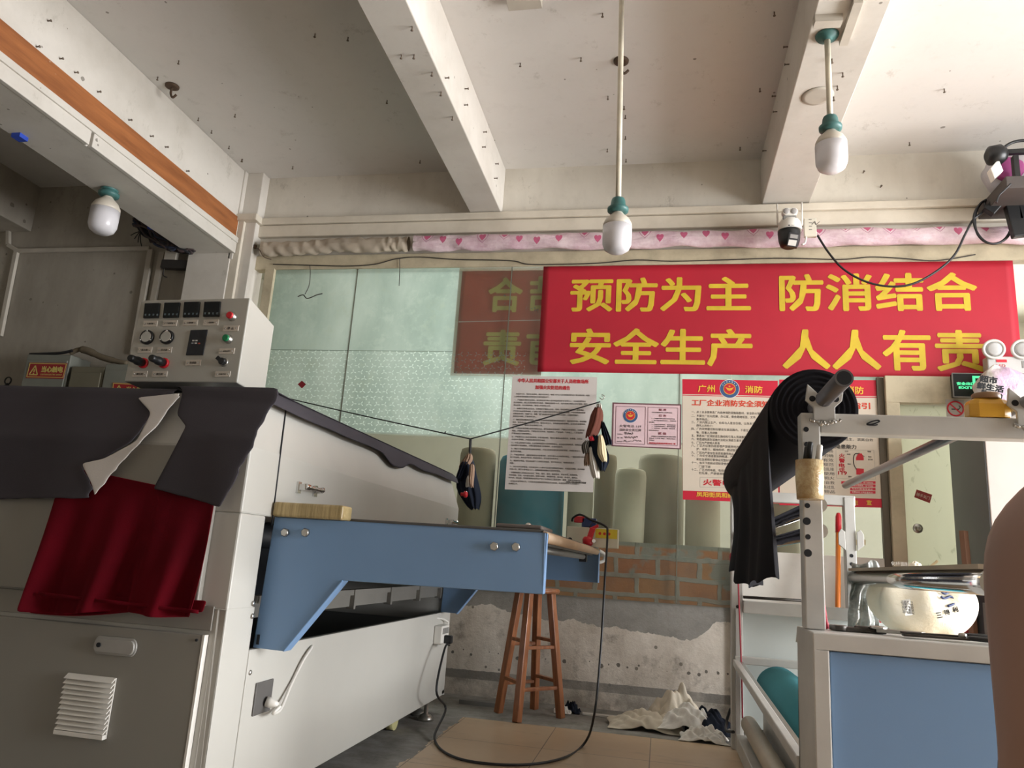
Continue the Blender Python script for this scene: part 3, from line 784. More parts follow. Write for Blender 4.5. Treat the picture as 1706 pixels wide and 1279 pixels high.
# ================================================================== STOOL
n = NT('varnished stool wood'); gr = n.noise(5, 6, .6, n.scale((9, 9, .9)))
cc = n.mix(n.ramp(gr, .3, .7), 'ab704a', '7d4c30'); m_stool = n.done(n.bsdf(cc, .32, 0, n.bump(gr, .08, .003)))
st = thing('wooden_stool', 'tall four legged varnished wooden stool beside the fusing press', 'stool', (-.76, 4.63, 0))
zt = .742
top = Vector((-.665, 4.63, zt))
seat = G().lathe(top-Vector((0, 0, .03)), [(.10, 0), (.15, .003), (.157, .012), (.157, .022), (.15, .03), (.0, .031)], n=40).build('seat', m_stool, st)
feet = [at(861, 1203, Z=0), at(934, 1196, Z=0), at(890, 1181, Z=0), at(830, 1187, Z=0)]
cx = sum((f.x for f in feet))/4; cy = sum((f.y for f in feet))/4
# keep the feet square and concentric with the seat
rot = math.atan2(feet[0].y-cy, feet[0].x-cx)
rad = sum(((f.x-cx)**2+(f.y-cy)**2)**.5 for f in feet)/4
ft = [Vector((cx+rad*math.cos(rot+k*math.pi/2), cy+rad*math.sin(rot+k*math.pi/2), 0)) for k in range(4)]
ft = [Vector((f.x, f.y, 0)) for f in feet]
tops = [Vector((lerp(cx, f.x, .52), lerp(cy, f.y, .52), zt-.028)) for f in ft]
seat.location = (cx-top.x, cy-top.y, 0)
for a_, b_ in zip(ft, tops):
    lg = G().bar(a_, b_, .042, .042, up=(.5, .85, 0)).build('leg', m_stool, st, bevel=.004)
for zz, pr in (((.17), ((0, 1), (2, 3))), ((.205), ((1, 2), (3, 0))), (.40, ((0, 1), (2, 3))), (.435, ((1, 2), (3, 0)))):
    for i, j in pr:
        t = zz/(zt-.028)
        G().bar(ft[i].lerp(tops[i], t), ft[j].lerp(tops[j], t), .028, .02).build('rung', m_stool, st, bevel=.004)
# ================================================================== BANNERS, POSTERS, SIGNS ON THE GLASS WALL
m_ban = mat('banner red cloth', 'b3182e', .6, 0, .06, 1.5, .08, 12)
m_yel = mat('banner yellow print', 'd2b430', .6, 0, .08, 8)
def PL(px, py, d): return at(px, py, Y=YW-d)
def wavy(name, x0, x1, z0, z1, y, m, amp=.004, nx=60, nz=16, th=.0015, parent=None, seed=0):
    g = G(); rows = []
    for j in range(nz+1):
        rows.append([Vector((lerp(x0, x1, i/nx), y-amp*max(0, noise.noise(Vector((i*.22+seed, j*.35, 3)))), lerp(z1, z0, j/nz))) for i in range(nx+1)])
    g.sheet(rows); return g.build(name, m, parent, solid=th)
bn = wavy('safety_banner', -.905, 2.255, 2.238, 3.052, YW-.014, m_ban, .0008)
tag(bn, 'bright red banner with big yellow characters in two rows', 'banner')
def ptext(s, x0, x1, y0, y1, m, par, d=.0162, name='lettering', bold=.012, ext=.0004, **k):
    if bold < .0101: bold = 0
    """lettering that fills the photo box x0..x1, y0..y1 on the wall plane"""
    a_ = PL(x0, y0, d); b_ = PL(x1, y1, d); e_ = PL(x1, y0, d); f_ = PL(x0, y1, d)
    w_ = ((e_.x-a_.x)+(b_.x-f_.x))/2; h_ = ((a_.z-f_.z)+(e_.z-b_.z))/2
    c_ = (a_+b_+e_+f_)/4
    return text(name, s, c_, .1*1, m, par, w=w_, h=h_, bold=bold*.1, ext=ext, **k)
ptext('预防为主', 950, 1251, 462, 519, m_yel, bn, bold=.024)
ptext('防消结合', 1298, 1629, 455, 518, m_yel, bn, bold=.024)
ptext('安全生产', 949, 1254, 547, 609, m_yel, bn, bold=.024)
ptext('人人有责', 1303, 1641, 549, 617, m_yel, bn, bold=.024)
def thin_cloth(name, h):
    n = NT(name); c_ = n.mix(n.ramp(n.noise(3, 4), .3, .7), h, tuple(v*.85 for v in lin(h)[:3])+(1,))
    a_ = n.node('ShaderNodeBsdfDiffuse'); n.put(a_.inputs[0], c_); b_ = n.node('ShaderNodeBsdfTranslucent'); n.put(b_.inputs[0], c_)
    m_ = n.node('ShaderNodeMixShader'); m_.inputs[0].default_value = .25; n.put(m_.inputs[1], a_.outputs[0]); n.put(m_.inputs[2], b_.outputs[0]); return n.done(m_.outputs[0])
m_ban2 = thin_cloth('faded banner', 'cc7360')
m_yel2 = thin_cloth('faded banner print', 'eadb84')
b2 = wavy('faded_banner', -1.545, -.88, 2.225, 3.04, YW+.03, m_ban2, .006, 20, 12, seed=9)
tag(b2, 'faded brownish banner with mirrored characters seen through the glass', 'banner')
ptext('合', 813, 871, 462, 520, m_yel2, b2, d=-.018, bold=.026, flip=True)
ptext('结', 882, 940, 460, 518, m_yel2, b2, d=-.018, bold=.026, flip=True)
ptext('责', 805, 868, 549, 609, m_yel2, b2, d=-.018, bold=.026, flip=True)
ptext('有', 876, 938, 549, 608, m_yel2, b2, d=-.018, bold=.026, flip=True)
a_ = PL(764, 536, -.018); b_ = PL(902, 533, -.018)
G().bar(a_, b_, .001, .006, up=(0, 0, 1)).build('tape_seam', m_white, b2)
# ---- posters
m_paper = mat('white paper', 'd2cac5', .6, 0, .05, 1.2, .05, 6)
m_print = mat('black print', '3a3634', .7, mott=0)
m_redp = mat('red print', 'c42130', .6, mott=0)
m_orange = mat('orange red print', 'd4432a', .6, mott=0)
def paper(name, quad, d, m, th=.002, par=None):
    P4 = [PL(*q, d) for q in quad]
    return G().prism(P4, (0, -th, 0)).build(name, m, par)
p1 = paper('fire_notice', [(854, 626), (995, 628), (988, 820), (841, 815)], .006, m_paper)
tag(p1, 'white printed notice with a red heading and dense small text', 'poster')
ptext('中华人民共和国公安部关于人员密集场所', 863, 981, 631, 638, m_redp, p1, d=.009, bold=.03)
ptext('加强火灾防范的通告', 892, 950, 642, 649, m_redp, p1, d=.009, bold=.03)
BODY = ['　为保护公民、组织合法权益，维护公共安全，根据《中华人民共和国消防法》等法律法规，现就', '人员密集场所加强火灾防范有关事项通告如下：',
 '一、严格落实消防安全责任。单位的法定代表人是本单位的消防安全责任人，对本单位的安全', '负全面责任。建立并落实消防安全制度，明确各级责任人员，组织实施日常防火安全管理，落实', '防火巡查，及时消除隐患，管理人员培训后上岗。',
 '二、加强火灾隐患自查自改。定期组织开展防火检查、巡查，及时消除火灾隐患。疏散通道、', '安全出口必须保持畅通，严禁在门窗上设置影响逃生和灭火救援的障碍物。严禁违规使用易燃', '可燃装修材料，电器产品、线路、燃气用具的安装使用必须符合规定，定期检测维护，', '保持完好有效，严禁违章动火。',
 '三、确保消防设施完好有效。单位应当按照规定配备消防设施和器材，确保完好有效。自动消防', '系统、室内消火栓、防烟排烟系统，确保正常运行。设有自动消防设施的，应当每年全面检测，', '不得擅自关停，值班人员必须持证上岗。',
 '四、严禁违反规定储存易燃易爆危险品，燃气存放及使用场所，严格执行安全规范，定期检查', '线路，不得超负荷用电，严禁私拉乱接电线。营业期间，严禁电焊、气焊施工，厂房库房内', '严禁违规住人和使用明火。',
 '五、严格落实员工岗前消防培训。开展消防演练，使员工懂得火灾危险性，会报警、会灭火', '会组织人员疏散，严格落实消防控制室值班。',
 '六、不得占用消防车通道。公共场所和居民小区的管理单位，应当划定禁停标志，加强巡查', '保持消防车通道畅通，不得设置妨碍通行的障碍物，违者依法处罚。',
 '七、落实公众聚集场所营业前检查制度。大型活动承办单位应当制定预案，明确职责分工，落实', '各项安全措施。',
 '八、严格监督检查。消防机构将加大检查力度，对存在重大火灾隐患的单位，一律依法责令停产停业', '拒不改正的，依法从严处罚；构成犯罪的，依法追究刑事责任。',
 '九、鼓励群众举报。任何单位和个人发现火灾隐患，拨打举报电话，经查实的给予', '奖励。',
 '十、发生火灾立即报警。任何单位和个人都应当无偿为报警提供便利，不得阻拦报警，及时疏散', '在场人员，拨打火警电话“119”，消防队接到报警后立即赶赴现场。',
 '　本通告所称人员密集场所包括：宾馆、饭店、商场、集贸市场、客运车站、民用机场、', '体育场馆、会堂、公共娱乐场所、医院门诊楼、学校教学楼、图书馆、养老院、福利院、', '托儿所、幼儿园，劳动密集型企业的生产加工车间和员工集体宿舍，旅游、宗教活动场所等。',
 '　对违反本通告的行为，公安机关及消防机构将依法予以处罚，本通告自发布之日起施行，', '有效期五年。']
m_fine = mat('fine print', '5d5855', .7, mott=0)
y_ = 651.5
para = {2, 5, 9, 12, 15, 17, 19, 21, 23, 25, 27, 30}
for i, s in enumerate(BODY):
    y_ += 4.35 + (1.2 if i in para else 0)
    l0 = PL(lerp(857, 848, (y_-655)/140), y_, .009)
    text('body_text', s, l0, .0127, m_fine, p1, align='LEFT', bold=0)
c_ = PL(960, 803.5, .009); text('body_text', '中华人民共和国公安部', c_, .014, m_print, p1, bold=.0003)
# emblem: blue ring with stars round a red and gold centre
m_navy = mat('emblem blue', '3c5a86', .5, mott=0); m_gold = mat('emblem gold', 'e2a83c', .5, mott=0); m_wp = mat('white print', 'e8e4dc', .6, mott=0)
def disc(c, r, d, m, name, par, n=40, th=.0006):
    c = Vector(c); return G().prism([(c.x+r*math.cos(2*math.pi*k/n), c.y-d, c.z+r*math.sin(2*math.pi*k/n)) for k in range(n)], (0, -th, 0)).build(name, m, par)
def emblem(c, r, par):
    e = disc(c, r, .0002, m_wp, 'emblem', par)
    disc(c, r*.95, .0010, m_navy, 'emblem_ring', e); disc(c, r*.62, .0018, m_gold, 'emblem_rim', e); disc(c, r*.55, .0026, m_redp, 'emblem_centre', e)
    g = G(); c = Vector(c)
    for k in range(7):
        t = R(150-20*k); p = c+Vector((math.cos(t), 0, math.sin(t)))*r*.78+Vector((0, -.0022, 0))
        g.prism([(p.x+r*.07*(1 if q % 2 == 0 else .45)*math.sin(q*math.pi/5), p.y, p.z+r*.07*(1 if q % 2 == 0 else .45)*math.cos(q*math.pi/5)) for q in range(10)], (0, -.0004, 0))
    g.build('emblem_stars', m_wp, e)
    g = G()
    for k in (-1, 1):
        g.prism([(c.x, c.y-.0034, c.z+r*.05), (c.x+k*r*.42, c.y-.0034, c.z+r*.16), (c.x+k*r*.22, c.y-.0034, c.z-r*.14), (c.x, c.y-.0034, c.z-r*.22)], (0, -.0005, 0))
    q0 = c+Vector((0, -.0034, r*.25))
    g.prism([(q0.x+r*.14*(1 if q % 2 == 0 else .42)*math.sin(q*math.pi/5), q0.y, q0.z+r*.14*(1 if q % 2 == 0 else .42)*math.cos(q*math.pi/5)) for q in range(10)], (0, -.0005, 0))
    g.build('emblem_wings', m_gold, e)
# ---- certificate plaque
m_pinkp = mat('pink paper', 'e0c3c8', .5, 0, .04); m_plum = mat('plum border', '6f4a50', .5, mott=0)
def cz(x_, y_): return (1015+x_/1706*125, 665+y_/1228*90)
pc = paper('safety_plaque', [cz(72, 75), cz(1640, 118), cz(1632, 1138), cz(45, 1065)], .006, m_plum, .005)
tag(pc, 'small pink safety plaque with plum border and a round emblem, right of the hanging rags', 'plaque')
paper('plaque_sheet', [cz(108, 105), cz(1608, 145), cz(1598, 1110), cz(85, 1042)], .0112, m_pinkp, .0006, pc)
def frame_line(quad, wd, d, m, name, par):
    P4 = [PL(*q, d) for q in quad]; g = G()
    for k in range(4): g.bar(P4[k], P4[(k+1) % 4], .0006, wd, up=(0, -1, 0)) if False else g.bar(P4[k], P4[(k+1) % 4], wd, .0006, up=(0, 1, 0))
    return g.build(name, m, par)
frame_line([cz(155, 160), cz(825, 175), cz(805, 1025), cz(135, 995)], .003, .0125, m_plum, 'left_panel_line', pc)
frame_line([cz(880, 180), cz(1560, 200), cz(1548, 1058), cz(868, 1022)], .003, .0125, m_plum, 'right_panel_line', pc)
ce = PL(*cz(482, 370), .0122); emblem(ce, .053, pc)
def ct(s, x0, x1, y0, y1, m=m_print, bold=.01): ptext(s, *[cz(x0, y0)[0], cz(x1, y0)[0]], cz(x0, y0)[1], cz(x0, y1)[1], m, pc, d=.0128, bold=bold)
ct('火警电话 119', 232, 725, 580, 640); ct('消防安全责任牌', 230, 725, 668, 728)
ct('负责人', 180, 310, 778, 806); ct('单 位', 180, 310, 860, 888); ct('联系电话', 178, 300, 945, 970)
m_wine = mat('wine print', '8a3f4c', .6, mott=0)
ct('职 责', 1130, 1300, 212, 262, m_wine, .02); ct('任 务', 1130, 1300, 345, 395, m_wine, .02); ct('奖 惩', 1115, 1300, 752, 805, m_wine, .02)
for s, x0, x1, yy in (('负责本单位消防安全工作及责任区域', 970, 1430, 302), ('1、严格遵守消防法规和各项规章制度', 965, 1500, 440), ('2、落实消防措施责任到人，定期检查', 965, 1515, 488), ('及时整改', 905, 1030, 520),
                      ('3、严格执行巡查制度，做好检查记录', 965, 1510, 578), ('4、严禁违规使用明火，确保疏散通道', 965, 1510, 618), ('5、发现火情，及时报警，组织扑救', 965, 1500, 662), ('做好现场保护', 900, 1130, 706),
                      ('对消防工作成绩突出的单位给予表彰', 960, 1520, 848), ('对违反“七不准”规定，造成火灾的', 905, 1505, 892), ('严肃处理', 905, 1025, 930)):
    ct(s, x0, x1, yy-13, yy+13, m_print, .004)
ct('凤阳街凤和经济联合社 宣', 905, 1510, 985, 1022, m_redp, .02)
hw = G()
for yy, xa, xb in ((775, 345, 540), (862, 345, 650), (942, 330, 730)):
    random.seed(yy); pts = [PL(*cz(lerp(xa, xb, k/26), yy+random.uniform(-30, 30)), .0130) for k in range(27)]
    hw.tube(pts, .0011, 5, True, 3)
hw.build('handwriting', m_print, pc)
# ---- two factory fire safety posters
m_cream_p = mat('cream poster', 'd8cbba', .45, 0, .03, 2)
m_pred = mat('poster red', 'c8203a', .45, 0, .03)
m_py = mat('poster yellow', 'ecc244', .5, mott=0)
def az(x_, y_): return (1130+x_/1011*170, 625+y_/1279*215)
pa = paper('factory_safety_poster', [az(40, 38), az(985, 55), az(1000, 1270), az(45, 1230)], .006, m_pred, .003)
tag(pa, 'red and cream safety poster with a numbered list, left of the black fabric', 'poster', 'fire safety posters')
paper('poster_sheet', [az(44, 200), az(985, 222), az(990, 1172), az(46, 1142)], .0092, m_cream_p, .0005, pa)
paper('poster_stripe', [az(44, 186), az(985, 206), az(985, 213), az(44, 193)], .0092, m_cream_p, .0005, pa)
def pt(f, par):
    def q(s, x0, x1, y0, y1, m=m_print, bold=.01, d=.0102):
        return ptext(s, f(x0, y0)[0], f(x1, y0)[0], f(x0, y0)[1], f(x0, y1)[1], m, par, d=d, bold=bold)
    return q
qa = pt(az, pa)
qa('广州', 195, 362, 96, 168, m_py, .02); qa('消防', 660, 835, 105, 178, m_py, .02)
emblem(PL(*az(508, 135), .0095), .066, pa)
qa('工厂企业消防安全须知', 132, 903, 245, 310, m_orange, .03)
L2 = (('一、员工本身要熟悉厂内各种消防设施和器材，安全防火管理制度', 130, 888, 372), ('二、不要在厂区内走廊、办公室、宿舍悬烧纸张、文件、塑料等易', 130, 900, 410), ('废弃物品；', 180, 300, 437), ('三、厂房内禁止生产、仓库与人混合住宿，以免发生火灾时造成', 130, 900, 474), ('群死人员伤亡；', 180, 345, 500),
      ('四、厂内货物要控制在额定存放范围内，不准在消防通道堆放货', 130, 890, 540), ('物，阻塞人员疏散', 180, 388, 569), ('五、熟悉本厂区消防逃生路线和引导人员疏散程序', 130, 705, 606), ('六、熟悉避险逃生设施方法和火场逃生基本技能', 130, 680, 640), ('七、厂区内严禁明火煮食', 130, 412, 670),
      ('八、厂区内设置的宿舍楼严禁使用电热炉、电炉、煤油', 130, 800, 706), ('炉、电熨斗、蜡烛照明、燃点蚊香要远离易燃物', 180, 760, 740), ('九、厂区内严禁存放易燃易爆危险品', 130, 550, 772), ('十、厂内安全通道要保持畅通，严禁堆放杂物，出口指示', 130, 820, 806), ('和应急照明灯要保证完整好用', 180, 525, 838),
      ('十一、每天下班前必须检查使用的电器、关好电源', 130, 720, 875), ('门窗下班', 205, 320, 905), ('十二、厂区内的电器、电线的铺设要规范，严禁乱', 130, 720, 944), ('拉乱接，严禁使用铜丝代替保险丝', 205, 640, 976))
for s, x0, x1, yy in L2: qa(s, x0, x1, yy-13, yy+13, m_print, .008)
frame_line([az(215, 1012), az(800, 1022), az(800, 1118), az(215, 1108)], .003, .0104, m_conduit, 'phone_box', pa)
qa('火警电话', 245, 620, 1035, 1098, m_redp, .03); qa('119', 660, 780, 1035, 1098, m_redp, .03)
qa('凤阳街凤和经济联合社  宣', 180, 900, 1168, 1220, m_py, .02)
def bz(x_, y_): return (1295+x_/1080*190, 625+y_/1279*225)
pb = paper('work_guide_poster', [bz(18, 42), bz(975, 48), bz(1032, 1255), bz(20, 1228)], .0062, m_pred, .003)
tag(pb, 'red and cream poster showing a fire extinguisher, behind the black roll', 'poster', 'fire safety posters')
paper('poster_sheet', [bz(22, 205), bz(980, 213), bz(1022, 1170), bz(24, 1145)], .0094, m_cream_p, .0005, pb)
paper('poster_stripe', [bz(22, 190), bz(979, 198), bz(979, 205), bz(22, 197)], .0094, m_cream_p, .0005, pb)
qb = pt(bz, pb)
qb('广州', 180, 345, 95, 165, m_py, .02, .0104); qb('消防', 642, 818, 105, 178, m_py, .02, .0104)
emblem(PL(*bz(487, 135), .0097), .064, pb)
qb('消防安全工作指引', 110, 880, 250, 312, m_orange, .03, .0104)
qb('提高组织疏散逃生能力', 130, 755, 372, 408, m_print, .02, .0104)
qb('自救逃生，固守待援', 560, 905, 552, 580, m_print, .01, .0104); qb('缓降逃生，滚离自救', 560, 908, 594, 622, m_print, .01, .0104)
qb('提高检查消除火灾隐患能力', 150, 748, 648, 690, m_print, .02, .0104)
for k, s in enumerate(('安全出口通畅', '疏散指示明确', '消防设施有效', '线路敷设规范', '用电防止私拉乱接', '严禁违章使用', '严禁吸烟明火', '培训演练要自救', '物品不得过高过乱', '易燃危险物品')):
    yy = 714+42.5*k; qb(s, 230, 528+k*2, yy-15, yy+15, m_print, .01, .0104)
frame_line([bz(556, 704), bz(915, 710), bz(930, 985), bz(562, 975)], .0025, .0106, m_conduit, 'extinguisher_box', pb)
for k, s in enumerate('火警电话'): qb(s, 583, 640, 740+46*k, 782+46*k, m_redp, .03, .0104)
qb('119', 575, 660, 908, 942, m_redp, .03, .0104)
def bq(x_, y_, d=.0106): return PL(*bz(x_, y_), d)
ex = G().prism([bq(*q) for q in ((745, 780), (765, 740), (800, 740), (818, 780), (820, 940), (748, 940))], (0, -.0006, 0)).build('extinguisher_picture', m_redp, pb)
G().prism([bq(*q, .0114) for q in ((746, 805), (819, 805), (820, 885), (747, 880))], (0, -.0004, 0)).build('picture_label', m_cream_p, ex)
g = G(); g.tube([bq(770, 742, .011), bq(735, 745, .011), (bq(722, 790, .011)), bq(728, 850, .011), bq(750, 890, .011)], .003, 6); g.bar(bq(770, 735), bq(825, 770), .004, .001, up=(0, 1, 0)); g.build('picture_hose', m_ink, ex)
for k, yy in enumerate((1015, 1046, 1077, 1108)):
    G().prism([bq(690-(85 if k == 0 else 25 if k == 1 else 0), yy-12), bq(930, yy-12), bq(930, yy+12), bq(690-(85 if k == 0 else 25 if k == 1 else 0), yy+12)], (0, -.0004, 0)).build('red_pill', m_pred, pb)
    qb(('提起灭火器，拔下保险销', '握住喷管，对准火焰根部', '用力压下手柄喷射', '左右扫射直至火焰熄灭'), 0, 0, 0, 0) if False else qb(('提起灭火器，拔下保险销', '对准火焰根部，压下手柄', '左右扫射直至熄灭', '注意站在上风位置灭火')[k], 705, 905, yy-8, yy+8, m_wp, .01, .0112)
for s, x0, yy in (('压把', 640, 720), ('喷管', 660, 748), ('喷嘴', 855, 722), ('筒体', 860, 772), ('压力表', 860, 798), ('喷射', 665, 840), ('罐体', 672, 960)):
    qb(s, x0, x0+24*len(s)/2+8, yy-7, yy+7, m_print, .004, .0104)
qb('凤阳街凤和经济联合社', 190, 690, 1172, 1224, m_py, .02, .0104); qb('社', 735, 765, 1182, 1226, m_py, .02, .0104); qb('宣', 845, 895, 1182, 1228, m_py, .02, .0104)
# small diamond sticker and red door sticker
G_ = G().prism([PL(*q, .006) for q in ((503, 634), (510, 640), (503, 647), (496, 640))], (0, -.001, 0)).build('diamond_sticker', mat('dark red paper', '7d1620', .6)); tag(G_, 'tiny dark red diamond sticker on the frosted glass', 'sticker')
ds = paper('door_sticker', [(1527, 815), (1553, 824), (1549, 838), (1523, 828)], .006, mat('red sticker', '9a3a3a', .5), .001); tag(ds, 'tilted red sticker on the bamboo patterned door glass', 'sticker')
t_ = text('lettering', 'push', PL(1538, 826, .0075), .03, m_cream_p, ds, w=.07, h=.022, roll=20) if False else text('lettering', '随手关门', PL(1538, 826.5, .0078), .03, m_cream_p, ds, w=.078, h=.022, roll=19)
hl = G().lathe(PL(1529, 880, .002), [(.030, 0), (.030, .004), (.024, .006), (.012, .010), (.012, .02), (.008, .022)], (0, -1, 0)).build('door_lock', m_steel); tag(hl, 'round steel lock rose on the figured glass door', 'lock')
ns = paper('no_smoking_sign', [(1575, 665), (1606, 667), (1606, 695), (1577, 694)], .055, mat('grey plate', 'a9a49c', .5), .002); tag(ns, 'small grey no smoking sign under the green exit sign', 'sign')
c_ = PL(1592, 680.5, .0575); g = G()
prof = [Vector((c_.x+.046*math.cos(2*math.pi*k/32), c_.y, c_.z+.046*math.sin(2*math.pi*k/32))) for k in range(33)]
g.tube(prof, .005, 6, False); g.bar(c_+Vector((-.033, 0, .033)), c_+Vector((.033, 0, -.033)), .002, .008, up=(0, 0, 1)); g.build('prohibition_ring', m_redp, ns)
g = G(); g.bar(c_+Vector((-.024, 0, -.004)), c_+Vector((.02, 0, -.004)), .001, .008); g.tube([c_+Vector((.02, 0, 0)), c_+Vector((.028, 0, .01)), c_+Vector((.02, 0, .02))], .0025, 5); g.build('cigarette_mark', m_print, ns)
# exit sign
e0 = PL(1586, 623, .10); e1 = PL(1645, 662, .10)
ex = bx('exit_sign', (e0.x, YW-.10, e1.z), (e1.x+.03, YW-.06, e0.z+.005), mat('exit sign black', '23282a', .25), None, .004); tag(ex, 'dark exit sign with green lettering over the glass door', 'exit sign')
m_eg = emis('exit green light', '5fe8a0', 1.0)
c_ = PL(1609, 641, .102); text('lettering', '安全出口', c_+Vector((0, 0, .008)), .03, m_eg, ex, w=.105, h=.022, bold=.0015)
text('lettering', 'EXIT', c_+Vector((0, 0, -.018)), .03, m_eg, ex, w=.085, h=.017, bold=.0015)
c2 = PL(1629, 640, .102); g = G(); g.box((c2.x-.028, YW-.1015, c2.z-.045), (c2.x-.012, YW-.1005, c2.z+.055)); g.box((c2.x-.028, YW-.1015, c2.z+.04), (c2.x+.05, YW-.1005, c2.z+.055)); g.build('door_pictogram', m_eg, ex)
fr_ = G(); 
for a_, b_ in (((e0.x, e0.z+.005), (e1.x+.03, e0.z+.005)), ((e0.x, e1.z), (e1.x+.03, e1.z)), ((e0.x, e1.z), (e0.x, e0.z+.005)), ((e1.x+.03, e1.z), (e1.x+.03, e0.z+.005))):
    fr_.bar((a_[0], YW-.101, a_[1]), (b_[0], YW-.101, b_[1]), .006, .006)
fr_.build('bezel', m_grey, ex)
# twin head emergency light
l0 = PL(1643, 593, .14); l1 = PL(1706, 622, .14)
el = thing('emergency_light', 'grey emergency light box with two round white heads at the red banner end', 'emergency light', (l0.x+.2, YW-.1, l1.z))
bx('case', (l0.x+.005, YW-.14, l1.z), (l0.x+.40, YW-.06, l0.z), mat('light grey case', 'c5c3c0', .4), el, .008)
bx('nameplate', (l0.x+.055, YW-.1425, l0.z-.04), (l0.x+.115, YW-.1402, l0.z-.022), m_redp, el, 0)
bx('display_window', (l0.x+.20, YW-.1425, l0.z-.075), (l0.x+.32, YW-.1402, l0.z-.03), m_grey, el, 0)
text('lettering', 'LED', Vector((l0.x+.08, YW-.1412, l0.z-.062)), .03, m_redp, el, w=.05, h=.018)
for hx in (1658, 1706):
    c_ = PL(hx, 580, .16)
    hd = G().lathe(c_+Vector((0, .05, 0)), [(.03, 0), (.05, .01), (.062, .03), (.065, .05), (.060, .056), (.052, .056), (.048, .05), (.0, .048)], (-.15, -1, -.12), 32).build('lamp_head', m_white, el)
    G().lathe(c_+Vector((-.008, -.002, -.006)), [(.046, 0), (.03, .006), (.001, .009)], (-.15, -1, -.12), 24).build('lens', mat('lamp lens', 'c9c9c8', .15), hd)
    G().cyl((c_.x, YW-.10, l0.z-.005), (c_.x, YW-.115, c_.z-.03), .012).build('neck', m_white, el)
# rolled curtain over the glass: beige at the left, printed with hearts at the right
def roll_curtain(name, pts, r, m, label, par=None):
    g = G(); rows = []
    nS = 90
    for k in range(nS+1):
        t = k/nS; q = interp(pts, t); c_ = PL(q[0], q[1], .075); row = []
        for i in range(17):
            a_ = 2*math.pi*i/16
            rr = r*(1+.22*noise.noise(Vector((t*26+3, math.cos(a_)*1.5, math.sin(a_)*1.5)))+.12*noise.noise(Vector((t*90, a_, 0)))+.10*math.sin(t*70+a_*2))
            row.append(c_+Vector((0, -math.cos(a_)*rr*.7, math.sin(a_)*rr*1.15)))
        rows.append(row)
    g.sheet(rows); o = g.build(name, m, None, sub=1); tag(o, label, 'rolled curtain'); return o
m_beigec = cloth_mat('beige curtain', 'b3a695', 200, .3, .15)
n = NT('heart print curtain'); x, y, z = n.xyz()
base = n.mix(n.ramp(n.noise(7, 5, .7), .35, .7), 'e3cfd3', 'c3a0ad')
cs_ = .15
u_ = n.math('DIVIDE', n.math('ADD', x, 10), cs_); iu = n.math('FLOOR', u_)
wn = n.node('ShaderNodeTexWhiteNoise', noise_dimensions='1D'); n.put(wn.inputs['W'], iu)
fu = n.math('MULTIPLY', n.math('SUBTRACT', n.math('FRACT', u_), n.math('ADD', .3, n.math('MULTIPLY', wn.outputs[0], .4))), cs_/.028)
fv = n.math('DIVIDE', n.math('SUBTRACT', n.math('SUBTRACT', z, 3.245), n.math('MULTIPLY', n.math('SUBTRACT', wn.outputs[0], .5), .07)), .028)
ax = n.math('ABSOLUTE', fu)
hv = n.math('SUBTRACT', fv, n.math('MULTIPLY', n.math('SQRT', ax), .75))
d2 = n.math('ADD', n.math('MULTIPLY', fu, fu), n.math('MULTIPLY', hv, hv))
heart = n.math('LESS_THAN', d2, .85); hrim = n.math('MULTIPLY', n.math('LESS_THAN', d2, 2.6), n.math('GREATER_THAN', d2, 1.9))
big = n.math('GREATER_THAN', wn.outputs[0], .55)
col = n.mix(n.math('MULTIPLY', heart, .9), base, 'c04a76'); col = n.mix(n.math('MULTIPLY', hrim, n.math('MULTIPLY', big, .7)), col, 'a95a80')
m_heart = n.done(n.bsdf(col, .5, 0, n.bump(n.noise(12, 5, .6, n.scale((1, 1, 3))), .6, .02)))
roll_curtain('rolled_curtain', [(436, 415), (500, 414), (560, 408), (640, 408), (681, 406)], .052, m_beigec, 'crumpled beige curtain rolled up at the left above the glass')
roll_curtain('rolled_curtain', [(690, 406), (800, 404), (950, 402), (1150, 398), (1320, 397), (1500, 394), (1760, 390)], .055, m_heart, 'pink curtain printed with hearts, rolled up above the red banner')
nl = G().tube([PL(425, 412, .08), PL(432, 416, .12), PL(440, 428, .10), PL(452, 432, .06)], .004); nl.obox(PL(425, 411, .08), (.02, .02, .03))
tag(nl.build('curtain_hook', mat('rusty iron', '5b4a3d', .7, .5)), 'rusty hook holding the left end of the beige rolled curtain', 'hook')
# thin wire along the frame
m_wire = mat('dark wire', '3a3631', .6)
w1 = G().tube([PL(x_, y_, .03) for x_, y_ in ((455, 440), (490, 441), (530, 442), (580, 443), (625, 440), (660, 431), (700, 428), (760, 432), (850, 434), (880, 440), (940, 440), (1000, 438), (1060, 433), (1120, 435), (1200, 433), (1300, 430), (1400, 432), (1450, 428), (1500, 430), (1560, 434), (1625, 424))], .004, 6)
tag(w1.build('frame_wire', m_wire), 'thin dark wire sagging along the cream frame over the glass', 'wire')
for k, (pts, lb) in enumerate((([(516, 441), (517, 455), (515, 475), (508, 490)], 'loose wire end hanging down the leftmost frosted pane'), ([(666, 430), (666, 450), (665, 476)], 'straight loose wire hanging over the second frosted pane'))):
    tag(G().tube([PL(*q, .03) for q in pts], .003, 6).build('dangling_wire', m_wire), lb, 'wire')
sc_ = G().tube([PL(x_, y_, .012) for x_, y_ in ((496, 494), (505, 491), (512, 497), (528, 491), (537, 489))], .004, 6)
tag(sc_.build('tape_scrap', m_wire), 'dark scrap of torn tape on the leftmost frosted pane', 'tape')
